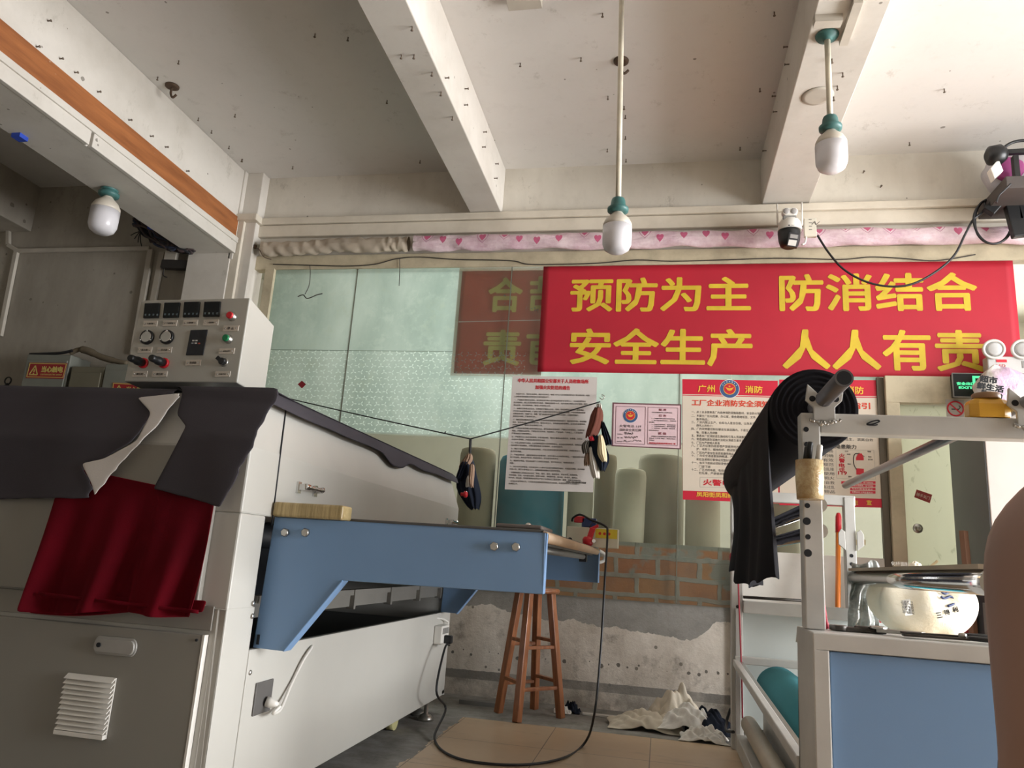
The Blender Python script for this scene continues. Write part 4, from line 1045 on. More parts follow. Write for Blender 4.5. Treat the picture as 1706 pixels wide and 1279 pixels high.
# clothes line, rags
m_elast = mat('black elastic', '1d1c1d', .7)
L0, L1, L2_ = PL(456, 658, .03), PL(784, 731, .16), PL(1000, 669, .05)
cl = G().tube([L0, L0.lerp(L1, .5)+Vector((0, 0, -.005)), L1], .0045, 6, True, 8); cl.tube([L1, L1.lerp(L2_, .5)+Vector((0, 0, -.004)), L2_], .0045, 6, True, 8)
cl.tube([L0.lerp(L1, .88), L0.lerp(L1, .88)+Vector((.004, -.004, .012))], .005, 6)
tag(cl.build('clothes_line', m_elast), 'black elastic line strung across the frosted glass with rags hung from it', 'line')
for q, lb in (((455, 655), 'small wire hook at the left end of the black line'), ((1003, 664), 'small wire hook above the hanging brown rag')):
    c_ = PL(*q, .02); g = G().tube([c_+Vector((0, .02, .02)), c_+Vector((0, -.02, .025)), c_+Vector((.02, -.03, .01)), c_+Vector((.005, -.03, -.012)), c_+Vector((-.015, -.03, 0))], .003, 6)
    tag(g.build('wire_hook', m_steel), lb, 'hook')
def rag(name, outline_c, depth, m, par=None, amp=.018, seed=1, d0=.12):
    """a gathered hanging cloth: list of (x_left, x_right, y) rows in the photo"""
    g = G(); rows = []
    for j, (xl, xr, yy) in enumerate(outline_c):
        row = []
        for i in range(13):
            t = i/12
            p = PL(lerp(xl, xr, t), yy+2*math.sin(i*1.7+seed), d0)
            p.y -= depth*math.sin(math.pi*t)+amp*math.sin(i*1.9+seed+j*.4)
            row.append(p)
        rows.append(row)
    g.sheet(rows); return g.build(name, m, par, solid=.004, sub=1)
m_nav = cloth_mat('navy cloth', '1f2430'); m_brown = cloth_mat('brown knit', '6d4238', 250, .5); m_tan = cloth_mat('tan cloth', '9a7f6b'); m_wcl = cloth_mat('white cloth', 'cfc8bf'); m_gr = cloth_mat('grey check cloth', '6f6a62'); m_creamc = cloth_mat('cream cloth', 'd9c8a4')
r1_ = thing('hanging_rags', 'bundle of navy and brown rags hanging from the middle of the black line', 'rags', tuple(PL(784, 731, .16)))
G().tube([PL(784, 731, .16), PL(783, 760, .16), PL(786, 780, .15)], .010, 8).build('strap', m_elast, r1_)
rag('rag', [(779, 786, 755), (772, 788, 765), (764, 782, 775), (766, 776, 780)], .02, m_tan, r1_, d0=.17)
rag('rag', [(778, 789, 764), (763, 792, 785), (758, 800, 812), (772, 803, 832), (778, 800, 842), (786, 799, 849)], .05, m_nav, r1_, d0=.13)
rag('rag', [(783, 790, 772), (782, 790, 790), (780, 788, 805), (786, 789, 812)], .03, m_tan, r1_, d0=.20)
rag('rag', [(779, 785, 792), (776, 786, 806), (777, 785, 811)], .02, m_wcl, r1_, d0=.205)
rag('rag', [(770, 781, 768), (762, 778, 785), (758, 770, 800)], .02, m_nav, r1_, d0=.18, seed=4)
r2_ = thing('hanging_rags', 'bundle of brown knit, checked and white rags at the black line right end', 'rags', tuple(PL(998, 672, .06)))
rag('rag', [(994, 1002, 672), (994, 1003, 680)], .015, m_wcl, r2_, d0=.07)
rag('rag', [(990, 1003, 679), (983, 1006, 690), (981, 1004, 705), (977, 1000, 716), (974, 993, 730), (978, 990, 727)], .045, m_brown, r2_, d0=.10, amp=.006)
rag('rag', [(1000, 1006, 702), (1002, 1014, 720), (1004, 1021, 738), (1010, 1018, 742)], .02, m_nav, r2_, d0=.09, seed=5)
rag('rag', [(974, 984, 734), (967, 980, 742), (972, 983, 756)], .02, m_gr, r2_, d0=.10)
rag('rag', [(984, 1000, 726), (980, 1008, 742), (984, 1016, 760), (995, 1016, 772), (1000, 1008, 786)], .045, m_nav, r2_, d0=.09, amp=.012, seed=3)
rag('rag', [(997, 1004, 724), (996, 1009, 740), (994, 1011, 756), (1002, 1012, 766), (1004, 1010, 769)], .025, m_creamc, r2_, d0=.14, amp=.005)
rag('rag', [(980, 990, 745), (980, 994, 765), (983, 998, 782), (986, 1000, 793), (990, 998, 797)], .04, m_wcl, r2_, d0=.085, amp=.008)
rag('rag', [(980, 988, 727), (981, 992, 731), (985, 990, 734)], .015, m_redp, r2_, d0=.13, amp=.004)
rag('rag', [(976, 982, 752), (972, 982, 768), (974, 984, 776)], .015, m_tan, r2_, d0=.09)
# cloth rolls standing in the room behind the glass
m_rb = cloth_mat('olive roll', '8f8470'); m_rt = cloth_mat('teal roll', '2f7286'); m_rg = cloth_mat('pale roll', 'c2bba8'); m_rg2 = cloth_mat('grey green roll', 'a39d8c')
def fabric_roll(px0, px1, pyt, m, lab, dep=5.75, lean=0.):
    a_ = at(px0, pyt+12, Y=dep); b_ = at(px1, pyt+12, Y=dep); r_ = abs(b_.x-a_.x)/2; x_ = (a_.x+b_.x)/2; zt_ = at((px0+px1)/2, pyt, Y=dep).z
    t = thing('fabric_roll', lab, 'fabric roll', (x_, dep, 0), 'fabric rolls behind the glass')
    G().lathe((x_, dep, 0), [(r_*.98, 0), (r_, .02), (r_, zt_-.05), (r_*.93, zt_-.01), (r_*.8, zt_), (r_*.3, zt_), (r_*.29, zt_-.03)], (lean, 0, 1), 36).build('cloth', m, t)
    G().lathe((x_+lean*zt_, dep, zt_-.05), [(r_*.28, 0), (r_*.28, .06), (r_*.22, .06), (r_*.22, 0)], (lean, 0, 1), 20).build('core_tube', mat('cardboard core', 'a58a64', .8), t)
fabric_roll(768, 826, 748, m_rb, 'olive brown fabric roll standing behind the glass beside the navy rags')
fabric_roll(834, 942, 762, m_rt, 'wide teal fabric roll standing behind the glass under the white notice', 5.85)
fabric_roll(948, 990, 772, m_rg2, 'grey green fabric roll standing behind the glass just right of the teal one', 5.75)
fabric_roll(992, 1028, 758, m_rb, 'dull olive fabric roll standing behind the glass below the hanging rags', 5.95)
fabric_roll(1018, 1070, 782, m_rg, 'pale fabric roll standing behind the glass under the pink plaque', 5.65, .02)
fabric_roll(1064, 1140, 760, m_rg2, 'broad grey green fabric roll standing behind the glass below the right end of the plaque', 5.9)
fabric_roll(1142, 1200, 800, m_rg, 'low pale fabric roll standing behind the glass under the fire safety poster', 5.7)
fabric_roll(1260, 1330, 800, m_rg2, 'fabric roll standing behind the glass beyond the near white post', 5.9)
tag(G().prism([PL(*q, .005) for q in ((1394, 898), (1442, 899), (1442, 908), (1394, 906))], (0, -.001, 0)).build('tape_strip', mat('yellowed tape', 'd1c295', .5)), 'yellowed tape strip stuck on the glass behind the far post', 'tape')
# ================================================================== FABRIC WINDING MACHINE (right)
m_fr = mat('white painted steel', 'bfbdb8', .38, 0, .06, 6, .04, 90)
m_sheet = mat('pale panel', 'bcc2bf', .45, 0, .05, 2)
m_bluep = mat('blue cabinet enamel', '7a9cc4', .35, 0, .05, 1.2, .03, 150)
m_hole = mat('dark hole', '15161a', .8, mott=0)
YN = 2.35; YF2 = 4.50
mc = thing('fabric_winding_machine', 'white framed fabric winding machine with a blue front panel', 'machine', (.9, 3.4, 0))
def near(px, py, d=0.): return at(px, py, Y=YN-.03-d)
# near side: cabinet with inset blue panel
g = G()
g.box((.40, 2.22, 0), (1.9, 2.46, .05)); g.box((.40, 2.22, .722), (1.9, 2.46, .765)); g.box((.40, 2.22, .05), (.442, 2.46, .722)); g.box((.442, 2.25, .05), (1.9, 2.46, .722))
g.build('near_cabinet', m_fr, mc, bevel=.004)
bx('blue_panel', (.446, 2.236, .04), (1.9, 2.249, .718), m_bluep, mc, .003)
# near post and top rail
ps = G(); ps.box((.401, 2.32, .766), (.455, 2.38, 1.385)); pso = ps.build('post', m_fr, mc, bevel=.004)
for q, r_ in (((1343, 715), .0075), ((1344, 740), .0075), ((1345, 842), .0075), ((1344, 868), .011), ((1346, 894), .0075), ((1346, 921), .011)):
    c_ = near(*q); G().lathe((c_.x, 2.3202, c_.z), [(r_, 0), (r_, .0012)], (0, -1, 0), 18).build('post_hole', m_hole, pso)
bx('top_rail', (.455, 2.322, 1.325), (1.9, 2.378, 1.385), m_fr, mc, .004)
# hand written mark on the rail
G().tube([near(*q, .003) for q in ((1444, 706), (1452, 702), (1462, 700), (1465, 702), (1455, 706), (1444, 707), (1456, 708), (1462, 707))], .002, 5).build('pen_mark', m_hole, mc)
# bearing brackets with weld beads
def bracket(cx_, z0, y_, par):
    pts = [(-.045, .08), (-.02, .055), (-.012, .045), (.012, .045), (.024, .055), (.045, .085), (.055, .06), (.05, .03), (.03, .01), (.03, -.03), (-.03, -.03), (-.03, .01), (-.052, .03)]
    b = G().prism([(cx_+a_, y_, z0+b_) for a_, b_ in pts], (0, .012, 0)).build('bracket', m_fr, par, bevel=.002)
    for s_ in (-1, 1): G().lathe((cx_+s_*.033, y_, z0+.035), [(.009, 0), (.009, .0012)], (0, -1, 0), 16).build('bracket_hole', m_hole, b)
    random.seed(3); g = G()
    pts = [(cx_+(k-8)*.0055, y_-.004, z0-.028-.012*math.cos((k-8)*.2)+random.uniform(-.004, .004)) for k in range(17)]
    g.tube(pts, [.006, .004, .007, .005, .006, .004, .006], 6); g.build('weld_bead', m_steel, b); return b
bk = near(1372, 690)
bracket(bk.x, 1.39, 2.306, mc)
bracket(1.008, 1.39, 2.306, mc)
# far side frame
fx0, fx1 = .385, .447
fp = bx('post', (fx0, 4.47, 0), (fx1, 4.53, 1.37), m_fr, mc, .004)
for q in ((1224, 845), (1225, 866), (1226, 886), (1224, 1010), (1226, 1078), (1226, 1112)):
    c_ = at(*q, Y=4.47); G().lathe((.418, 4.4702, c_.z), [(.009, 0), (.009, .0012)], (0, -1, 0), 14).build('post_hole', m_hole, fp)
bx('far_foot_plate', (.405, 4.44, 0), (.43, 4.58, .72), m_fr, mc)
bx('far_top_rail', (.447, 4.475, 1.315), (1.05, 4.525, 1.37), m_fr, mc, .004)
fr2 = bx('post', (.99, 4.47, .70), (1.045, 4.53, 1.36), m_fr, mc, .004)
for q in ((1425, 988), (1427, 926), (1428, 940)): c_ = at(*q, Y=4.47); G().lathe((1.018, 4.4702, c_.z), [(.010, 0), (.010, .0012)], (0, -1, 0), 14).build('post_hole', m_hole, fr2)
for s_ in (-1, 1):
    G().prism([(1.018+s_*(.03+a_), 4.46, 1.10+b_) for a_, b_ in ((0, -.03), (.035, .0), (.035, .06), (.02, .085), (0, .07))], (0, .012, 0)).build('post_lug', m_fr, mc, bevel=.002)
bx('far_shelf_rail', (.447, 4.45, .70), (1.06, 4.52, .765), m_fr, mc, .004)
bx('far_panel', (.447, 4.53, .10), (1.2, 4.55, .70), m_sheet, mc, .002)
bx('panel_fold', (.80, 4.52, .30), (1.2, 4.532, .66), m_sheet, mc, .004)
bx('lower_rail', (.40, 4.43, .435), (.74, 4.47, .475), m_fr, mc, .004)
# long rails and rollers running from the far frame to the near one
def rod(name, a_, b_, r_, m, n=20): return G().cyl(a_, b_, r_, n=n).build(name, m, mc)
rod('winding_shaft', near(1372, 690).__class__((bk.x, 2.05, 1.425)), (bk.x, 4.47, 1.425), .024, mat('dark steel tube', '77767a', .3, .8))
G().cyl((bk.x, 2.0495, 1.425), (bk.x, 2.051, 1.425), .019).build('tube_mouth', m_hole, mc)
rod('guide_shaft', (1.005, 2.15, 1.428), (1.005, 4.49, 1.428), .019, mat('worn steel tube', '8d8c8e', .35, .7))
rod('guide_shaft', (.45, 2.34, 1.115), (.447, 4.48, 1.115), .022, m_chrome)
rod('guide_shaft', (.45, 2.34, 1.04), (.447, 4.48, 1.04), .022, m_chrome)
rod('feed_roller', (.905, 2.36, .925), (1.03, 4.48, .925), .036, m_chrome, 32)
G().bar((.90, 2.38, .968), (1.02, 4.45, .968), .05, .014).build('roller_board', mat('worn board', 'a8967f', .6), mc)
G().bar((.405, 4.44, .44), (.405, 2.46, .39), .03, .034).build('long_rail', m_fr, mc, bevel=.004)
G().bar((.432, 4.44, .435), (.432, 2.46, .385), .02, .03).build('long_rail', m_steel, mc, bevel=.003)
bx('rail_block', (.40, 2.463, .33), (.45, 2.52, .40), m_fr, mc)
rod('pressure_tube', (.47, 4.42, .14), (.47, 2.48, .14), .042, mat('beige plastic tube', 'b8a993', .45))
G().bar((.43, 4.42, .045), (.43, 2.46, .045), .05, .08).build('floor_rail', m_fr, mc, bevel=.004)
# black fabric roll on the shaft, with the loose end hanging down
m_blk = cloth_mat('black fabric', '1c1b1f', 500, .3, .2, .15)
ro = thing('black_fabric_roll', 'thick roll of black fabric with a ragged end hanging from the white machine frame', 'fabric roll', (bk.x, 3.4, 1.425))
g = G(); rows = []
sp = []
for k in range(140):
    t = 2*math.pi*k/20; r_ = lerp(.027, .128, k/139); sp.append((bk.x+r_*math.cos(t), 1.425+r_*math.sin(t)))
prof = [(.027, 0)]
for k in range(12): prof += [(.03+.0082*k, .0 if k % 2 else .004), (.034+.0082*k, .004 if k % 2 else .0)]
prof += [(.128, .004), (.13, .02)]
g.lathe((bk.x, 2.44, 1.425), prof+[(.130, 1.95), (.027, 1.96)], (0, 1, 0), 48)
g.build('rolled_cloth', m_blk, ro)
g = G(); rows = []
for j in range(27):
    t = j/26; row = []
    for i in range(37):
        s_ = i/36; y_ = lerp(2.50, 4.38, s_)
        botz = lerp(.90, .93, s_)-.05*math.sin(math.pi*min(1, s_*1.1))+.06*max(0, s_-.75)+.035*noise.noise(Vector((s_*22, 2, 0)))+.02*noise.noise(Vector((s_*70, 4, 0)))
        if t < .22:
            a_ = R(90+90*t/.22); x_ = bk.x+.133*math.cos(a_); z_ = 1.425+.133*math.sin(a_)
        else:
            u = (t-.22)/.78
            x_ = bk.x-.133+.03*u*math.sin(s_*19+u)+.018*u*math.sin(s_*43)+.02*u*math.sin(s_*5+1)+.035*s_+.05*s_*min(1, u*1.6)-.03*u*(1-s_); z_ = lerp(1.425, botz, u)
        row.append(Vector((x_, y_, z_)))
    rows.append(row)
g.sheet(rows); g.build('hanging_end', m_blk, ro, solid=.003, sub=1)
# cup of pens taped to the post
n = NT('taped cardboard'); cc = n.mix(n.ramp(n.noise(18, 5, .7), .4, .65), 'a98a5c', 'c9b68d'); m_cup = n.done(n.bsdf(cc, .22, 0, n.bump(n.noise(30, 4, .7), .6, .008)))
pcp = thing('pen_holder', 'brown taped pen holder fixed to the near white post', 'pen holder', (.437, 2.285, 1.14))
ct_ = at(1348, 767, Y=2.28); cb_ = at(1349, 832, Y=2.28)
G().lathe((ct_.x, 2.279, cb_.z), [(.036, 0), (.037, .02), (.039, .06), (.038, ct_.z-cb_.z), (.034, ct_.z-cb_.z), (.033, .02), (.001, .015)], (0, 0, 1), 22).build('cup', m_cup, pcp)
def pen(px, py, dx, m, lab, r_=.008):
    b_ = Vector((ct_.x+dx, 2.283, cb_.z+.025)); t_ = at(px, py, Y=2.283)
    d_ = (t_-b_); L_ = d_.length
    o = G().lathe(b_, [(r_*.5, 0), (r_, .01), (r_, L_-.05), (r_*1.1, L_-.05), (r_*1.05, L_-.004), (r_*.8, L_)], d_, 14).build('marker_pen', m); tag(o, lab, 'pen', 'pens in the taped holder')
pen(1350, 736, -.012, m_black, 'black marker pen standing in the taped holder'); pen(1366, 741, .014, m_white, 'white capped pen standing in the taped holder')
pen(1344, 744, -.022, m_black, 'black pen at the left edge of the taped holder', .006)
# things on the cabinet top
m_iron = mat('oily iron', '4b4743', .4, .7, .15, 12)
def T(px, py, z=.766): return at(px, py, Z=z)
def toppoly(pts, z0, th, m, name, lab, cat, group=None):
    P4 = [at(px, py, Y=yy) for px, py, yy in pts]
    return None
sc1 = thing('iron_bracket', 'long oily iron bracket lying on top of the blue fronted machine cabinet', 'tool', (.55, 2.35, .766))
g = G(); g.bar((.485, 2.36, .772), (.62, 2.38, .772), .04, .012); g.lathe((.495, 2.36, .767), [(.024, 0), (.024, .014), (.012, .014)], (0, 0, 1)); g.lathe((.56, 2.37, .767), [(.02, 0), (.02, .016)], (0, 0, 1)); g.build('bar', m_iron, sc1, bevel=.002)
g = G(); g.bar((.60, 2.36, .775), (.70, 2.30, .778), .035, .010); g.lathe((.60, 2.36, .778), [(.022, 0), (.022, .008), (.01, .009)], (0, 0, 1)); g.build('arm', m_steel, sc1, bevel=.002)
s2 = thing('tailor_shears', 'dark tailor shears lying open on the machine cabinet near the bare arm', 'shears', (.75, 2.28, .766))
g = G(); g.bar((.64, 2.275, .773), (.80, 2.27, .775), .024, .006); g.bar((.64, 2.285, .779), (.80, 2.31, .779), .02, .005); g.build('blade', m_iron, s2, bevel=.001)
for dy, dz in ((0, 0), (.05, .004)):
    c_ = Vector((.85, 2.265+dy, .778+dz)); g = G().tube([c_+Vector((.05*math.cos(k*math.pi/8), .022*math.sin(k*math.pi/8), 0)) for k in range(17)], .006, 8); g.build('handle', m_black, s2)
G().lathe((.79, 2.285, .775), [(.01, 0), (.01, .012), (.006, .014)], (0, 0, 1), 12).build('pivot_screw', m_steel, s2)
# yellow jar on the rail, plastic bag hung behind
jb = at(1645, 692, Y=2.35)
m_jar = mat('amber plastic', 'd9a53c', .25, 0, .08)
jr = thing('glue_jar', 'square amber yellow jar with a brown lid standing on the white top rail', 'jar', (jb.x, 2.35, 1.386))
g = G()
def rr_(w_, z_): return [(jb.x+a_*w_, 2.35+b_*w_*.62, z_) for a_, b_ in ((-1, -.6), (-.6, -1), (.6, -1), (1, -.6), (1, .6), (.6, 1), (-.6, 1), (-1, .6))]
zz = [(.052, 1.386), (.054, 1.392), (.054, 1.425), (.048, 1.437), (.036, 1.443)]
v = [p for w_, z_ in zz for p in rr_(w_, z_)]; f = [(j*8+i, j*8+(i+1) % 8, j*8+8+(i+1) % 8, j*8+8+i) for j in range(4) for i in range(8)]+[tuple(range(7, -1, -1)), tuple(range(32, 40))]
g.add(v, f).build('jar_body', m_jar, jr, bevel=.002)
G().lathe((jb.x, 2.35, 1.443), [(.036, 0), (.037, .002), (.037, .014), (.034, .017)], (0, 0, 1)).build('lid', mat('brown lid', '8d6b4a', .4), jr)
n = NT('printed thin plastic bag'); x, y, z = n.xyz()
cc = n.mix(n.ramp(n.noise(6, 4), .4, .6), 'd9d3cc', 'bdb5ad'); cc = n.mix(n.ramp(n.noise(4.5, 2, .5, n.vec(x, 3, z)), .6, .68), cc, 'd3b5ce')
m_bag = n.done(n.bsdf(cc, .3, 0, n.bump(n.noise(14, 5, .7), .7, .02)))
def lump(name, c, rx, ry, rz, m, par=None, amp=.18, fr=3., seed=0, flat=None, n_=28):
    g = G(); rows = []; c = Vector(c)
    for j in range(n_//2+1):
        th = math.pi*j/(n_//2); row = []
        for i in range(n_+1):
            ph = 2*math.pi*(i % n_)/n_
            d_ = Vector((math.sin(th)*math.cos(ph), math.sin(th)*math.sin(ph), math.cos(th)))
            k = 1+amp*noise.noise(d_*fr+Vector((seed, seed*.7, 0)))+amp*.5*noise.noise(d_*fr*2.6+Vector((0, seed, 3)))
            p = c+Vector((d_.x*rx, d_.y*ry, d_.z*rz))*k
            if flat is not None: p.z = max(p.z, flat)
            row.append(p)
        rows.append(row)
    g.sheet(rows); return g.build(name, m, par, sub=1)
bgc = at(1672, 655, Y=4.98)
pb_ = lump('plastic_bag', bgc, .17, .055, .165, m_bag, None, .28, 2.2, 4)
tag(pb_, 'crumpled pale plastic bag with black lettering and pink patches, hanging under the emergency light', 'plastic bag')
for k, (s, q, w_, rl) in enumerate((('超市', (1647, 632), .10, -8), ('鲜生活', (1650, 645), .15, -10), ('购物袋', (1652, 658), .12, -14))):
    c_ = at(*q, Y=4.88); text('lettering', s, c_, .05, m_hole, pb_, w=w_, h=.045, roll=-rl, bold=.003)
# big tied cream bag behind the roller
m_cbag = NT('cream plastic bag'); n = m_cbag
cc = n.mix(n.ramp(n.noise(5, 4), .35, .65), 'fbf5e6', 'efe4c8'); m_cbag = n.done(n.bsdf(cc, .5, 0, n.bump(n.noise(16, 5, .65), .25, .02), Subsurface_Weight=.0))
bc = at(1534, 1003, Y=4.05)
tb = thing('tied_bag', 'big cream plastic bag with a blue swirl mark, behind the chrome roller', 'bag', (bc.x, bc.y, bc.z))
g = G(); rows = []
for j in range(25):
    t = j/24; row = []
    for i in range(49):
        ph = 2*math.pi*(i % 48)/48
        th = math.pi*(t**.8)
        pl_ = 1+.15*math.sin(ph*9+2*math.sin(ph))*max(0, 1-t*1.5)+.07*noise.noise(Vector((math.cos(ph)*2, math.sin(ph)*2, t*3)))
        rx_, rz_ = .234*math.sin(th)**.9*pl_, 1
        row.append(Vector((bc.x+.01+rx_*math.cos(ph), bc.y+rx_*.72*math.sin(ph), bc.z-.005+.165*math.cos(th)*(1-.12*noise.noise(Vector((math.cos(ph)*2, math.sin(ph)*2, 7)))))))
    rows.append(row)
g.sheet(rows); g.build('bag_body', m_cbag, tb, sub=1)
kn = Vector((bc.x-.02, bc.y-.02, bc.z+.155)); lump('knot', kn, .03, .03, .035, m_cbag, tb, .35, 4, 2)
m_blu = mat('navy bag print', '2b3a66', .5, mott=0)
def on_bag(px, py):
    p = at(px, py, Y=bc.y); dx = (p.x-bc.x-.01)/.234; dz = (p.z-bc.z)/.165
    p2 = at(px, py, Y=bc.y-.72*.234*math.sqrt(max(.02, 1-dx*dx-dz*dz))-.012); return p2
def ribbon(pts, ws):
    g = G(); P_ = [on_bag(*q) for q in pts]
    for k in range(len(P_)-1): g.bar(P_[k], P_[k+1], .003, ws[k], up=(0, 0, 1)) if False else g.tube([P_[k], P_[k+1]], ws[k]/2, 6, False)
    return g
def bqz(x_, y_): return (1460+x_/1705*180, 940+y_/1279*135)
g = G()
for pts, r_ in ((((1110, 340), (1070, 325), (1025, 350), (1020, 410), (1050, 450), (1100, 460), (1160, 425), (1200, 430), (1215, 480), (1205, 540)), .005), (((1020, 505), (1060, 535), (1110, 525), (1160, 505), (1195, 520)), .0055), (((1225, 400), (1260, 470), (1265, 550), (1220, 620), (1130, 660)), .006)):
    g.tube([on_bag(*bqz(*q)) for q in pts], r_, 6, True, 5)
g.build('swirl_mark', m_blu, tb)
for s, q in (('三', (985, 800)), ('得', (1105, 755)), ('利', (1235, 710))):
    c_ = on_bag(*bqz(*q)); text('lettering', s, c_+Vector((0, -.006, 0)), .03, m_hole, tb, w=.025, h=.024, bold=.001, roll=-14)
lp = [on_bag(*bqz(*q)) for q in ((395, 560), (520, 540), (545, 790), (405, 800))]
for p in lp: p.y = min(q.y for q in lp)-.006
pat_ = G().prism(lp, (0, -.001, 0)).build('paper_tag', m_white, tb)
for k in range(5):
    c_ = (lp[0]+lp[1])/2*(1-(k+1)/6)+(lp[2]+lp[3])/2*((k+1)/6); text('lettering', ('品名面料', '货号规格', '颜色数量', '缸号重量', '电话地址')[k], c_+Vector((0, -.0022, 0)), .01, m_hole, pat_, w=.05)
bx('bag_stand', (bc.x-.14, bc.y-.1, .0), (bc.x+.14, bc.y+.1, bc.z-.172), mat('brown carton', '7d6450', .8), None, .004)
tag(bpy.data.objects['bag_stand'], 'brown carton standing under the tied cream bag', 'carton'); bpy.data.objects['bag_stand'].name = 'cardboard_box'
# silver cloth gathered on the far right post
m_silver = NT('silver lining cloth'); n = m_silver
m_silver = n.done(n.bsdf(n.mix(n.ramp(n.noise(9, 4), .4, .6), 'c9ccc9', '8f9490'), .28, .55, n.bump(n.noise(10, 4, .6, n.scale((1, 1, 4))), .6, .02)))
g = G(); rows = []
for j in range(15):
    t = j/14; row = []
    for i in range(21):
        s_ = i/20; xl, xr = lerp(1418, 1412, t), lerp(1460, 1456, t)+8*math.sin(t*9)
        p = at(lerp(xl, xr, s_), lerp(936, 1052, t)+4*math.sin(s_*6+t*3), Y=4.40); p.y -= .05*math.sin(math.pi*s_)+.018*math.sin(s_*15+t*6)+.012*math.sin(t*24)
        row.append(p)
    rows.append(row)
g.sheet(rows); tag(g.build('silver_cloth', m_silver, None, solid=.004, sub=1), 'crumpled silver cloth hanging on the far right post of the white machine', 'cloth')
# broom with an orange handle
br_ = thing('broom', 'broom with an orange handle and red grip leaning by the white wall board', 'broom', tuple(at(1395, 1012, Y=4.98)))
b0_, b1_ = at(1396, 1012, Y=4.98), at(1397, 850, Y=5.08)
bb = b0_+(b0_-b1_)*.95; bb.z = .22
G().tube([b1_.lerp(bb, .12), bb], .0155, 12, False).build('handle', mat('orange handle', 'd2762a', .35), br_)
G().lathe(b1_.lerp(bb, .125), [(.018, 0), (.018, .10), (.013, .12), (.010, .125)], (b1_-bb), 14).build('grip', m_red, br_)
g = G(); g.box((bb.x-.15, bb.y-.03, .12), (bb.x+.15, bb.y+.03, .22)); g.build('brush_head', m_red, br_, bevel=.01)
g = G(); g.box((bb.x-.15, bb.y-.028, .0), (bb.x+.15, bb.y+.028, .12)); g.build('bristles', mat('bristles', '6b5a48', .9), br_)
# second red handled tool beside
rd = G(); a_, b_ = at(1461, 1000, Y=4.9), at(1461, 1030, Y=4.9)
rd.cyl((a_.x, 4.9, .66), (a_.x, 4.9, a_.z), .018); rd.cyl((a_.x, 4.9, .0), (a_.x, 4.9, .66), .010)
tag(rd.build('red_handled_rod', m_red), 'thin rod with a red sleeve standing behind the silver cloth', 'rod')
# red carton and stuff by the door
m_redbox = mat('dark red carton', '9a1f2e', .6, 0, .1)
bx_ = bx('red_carton', (1.42, 4.88, .0), (1.76, 5.08, .95), m_redbox, None, .004); tag(bx_, 'tall dark red carton standing before the patterned glass door', 'carton')
text('lettering', '化纤面料', at(1500, 939, Y=4.878), .03, m_wp, bx_, w=.10)
G().bar(at(1540, 952, Y=4.86), at(1562, 934, Y=4.86), .012, .012).build('strap', m_creamc, bx_)
p0_ = at(1605, 884, Y=4.75); tag(G().bar((p0_.x+.02, 4.72, 0), p0_, .035, .03).build('wooden_stick', mat('brown stick', '7b5b48', .6)), 'brown wooden stick leaning against the tall cabinet', 'stick')
tc = bx('tall_cabinet', (1.79, 4.64, .0), (2.6, 5.17, 1.85), mat('pinkish white laminate', 'c9beb8', .4, mott=.03), None, .004); tag(tc, 'tall white cabinet with its grey side towards the door', 'cabinet')
bx('shaded_side', (1.784, 4.645, .01), (1.7895, 5.165, 1.84), mat('cabinet side shade', '55565a', .5, mott=.04), tc, 0)  # unlit side of the white cabinet, shade put into its colour
gp = bx('grey_plank', (1.735, 4.62, 0), (1.775, 4.70, .84), m_grey, None, .003); tag(gp, 'short grey plank standing against the side of the tall cabinet', 'plank')
# teal roll inside the machine
tl = thing('teal_fabric_roll', 'teal fabric roll lying low inside the white machine', 'fabric roll', (.62, 3.4, .27))
G().lathe((.615, 4.40, .33), [(.03, 0), (.10, .003), (.115, .015), (.115, 1.78), (.1, 1.795), (.03, 1.8)], (0, -1, 0), 36).build('cloth', cloth_mat('teal cloth', '3d7f88'), tl)
G().lathe((.615, 4.42, .33), [(.028, 0), (.028, 1.86)], (0, -1, 0), 18).build('core_tube', mat('cardboard core', 'a58a64', .8), tl)
g = G(); g.box((.52, 2.6, 0), (.71, 4.35, .03)); g.box((.53, 2.62, .03), (.545, 4.33, .235)); g.box((.685, 2.62, .03), (.70, 4.33, .235)); g.build('roll_cradle', m_fr, mc)
# red cord on the posts
m_rope = mat('red rope', 'b8384a', .7, bump=.5, bsc=200)
rp = G().tube([at(*q, Y=4.42) for q in ((1219, 922), (1219, 935), (1228, 950), (1231, 1000), (1234, 1080), (1236, 1140), (1237, 1196))], .004, 6)
rp.tube([at(*q, Y=4.415) for q in ((1222, 920), (1218, 926), (1220, 940), (1226, 946))], .009, 6)
tag(rp.build('red_string', m_rope), 'thin red string hanging down the far left white post', 'string')
tag(G().tube([at(*q, Y=2.40) for q in ((1362, 955), (1366, 975), (1370, 1005), (1374, 1030), (1379, 1047))], [.008, .009, .008, .007, .005], 8).build('red_rope', m_rope), 'twisted red rope hanging right of the near white post', 'rope')
# rod on the far shelf
tag(G().cyl(at(1238, 998, Y=4.46)+Vector((0, 0, .012)), at(1335, 1004, Y=4.46)+Vector((0, 0, .012)), .008).build('iron_rod', m_iron), 'thin dark iron rod lying on the far shelf rail', 'rod')
# ================================================================== CORDS, TOOLS AND LAUNDRY
m_cable = mat('black cable', '1b1b1d', .45)
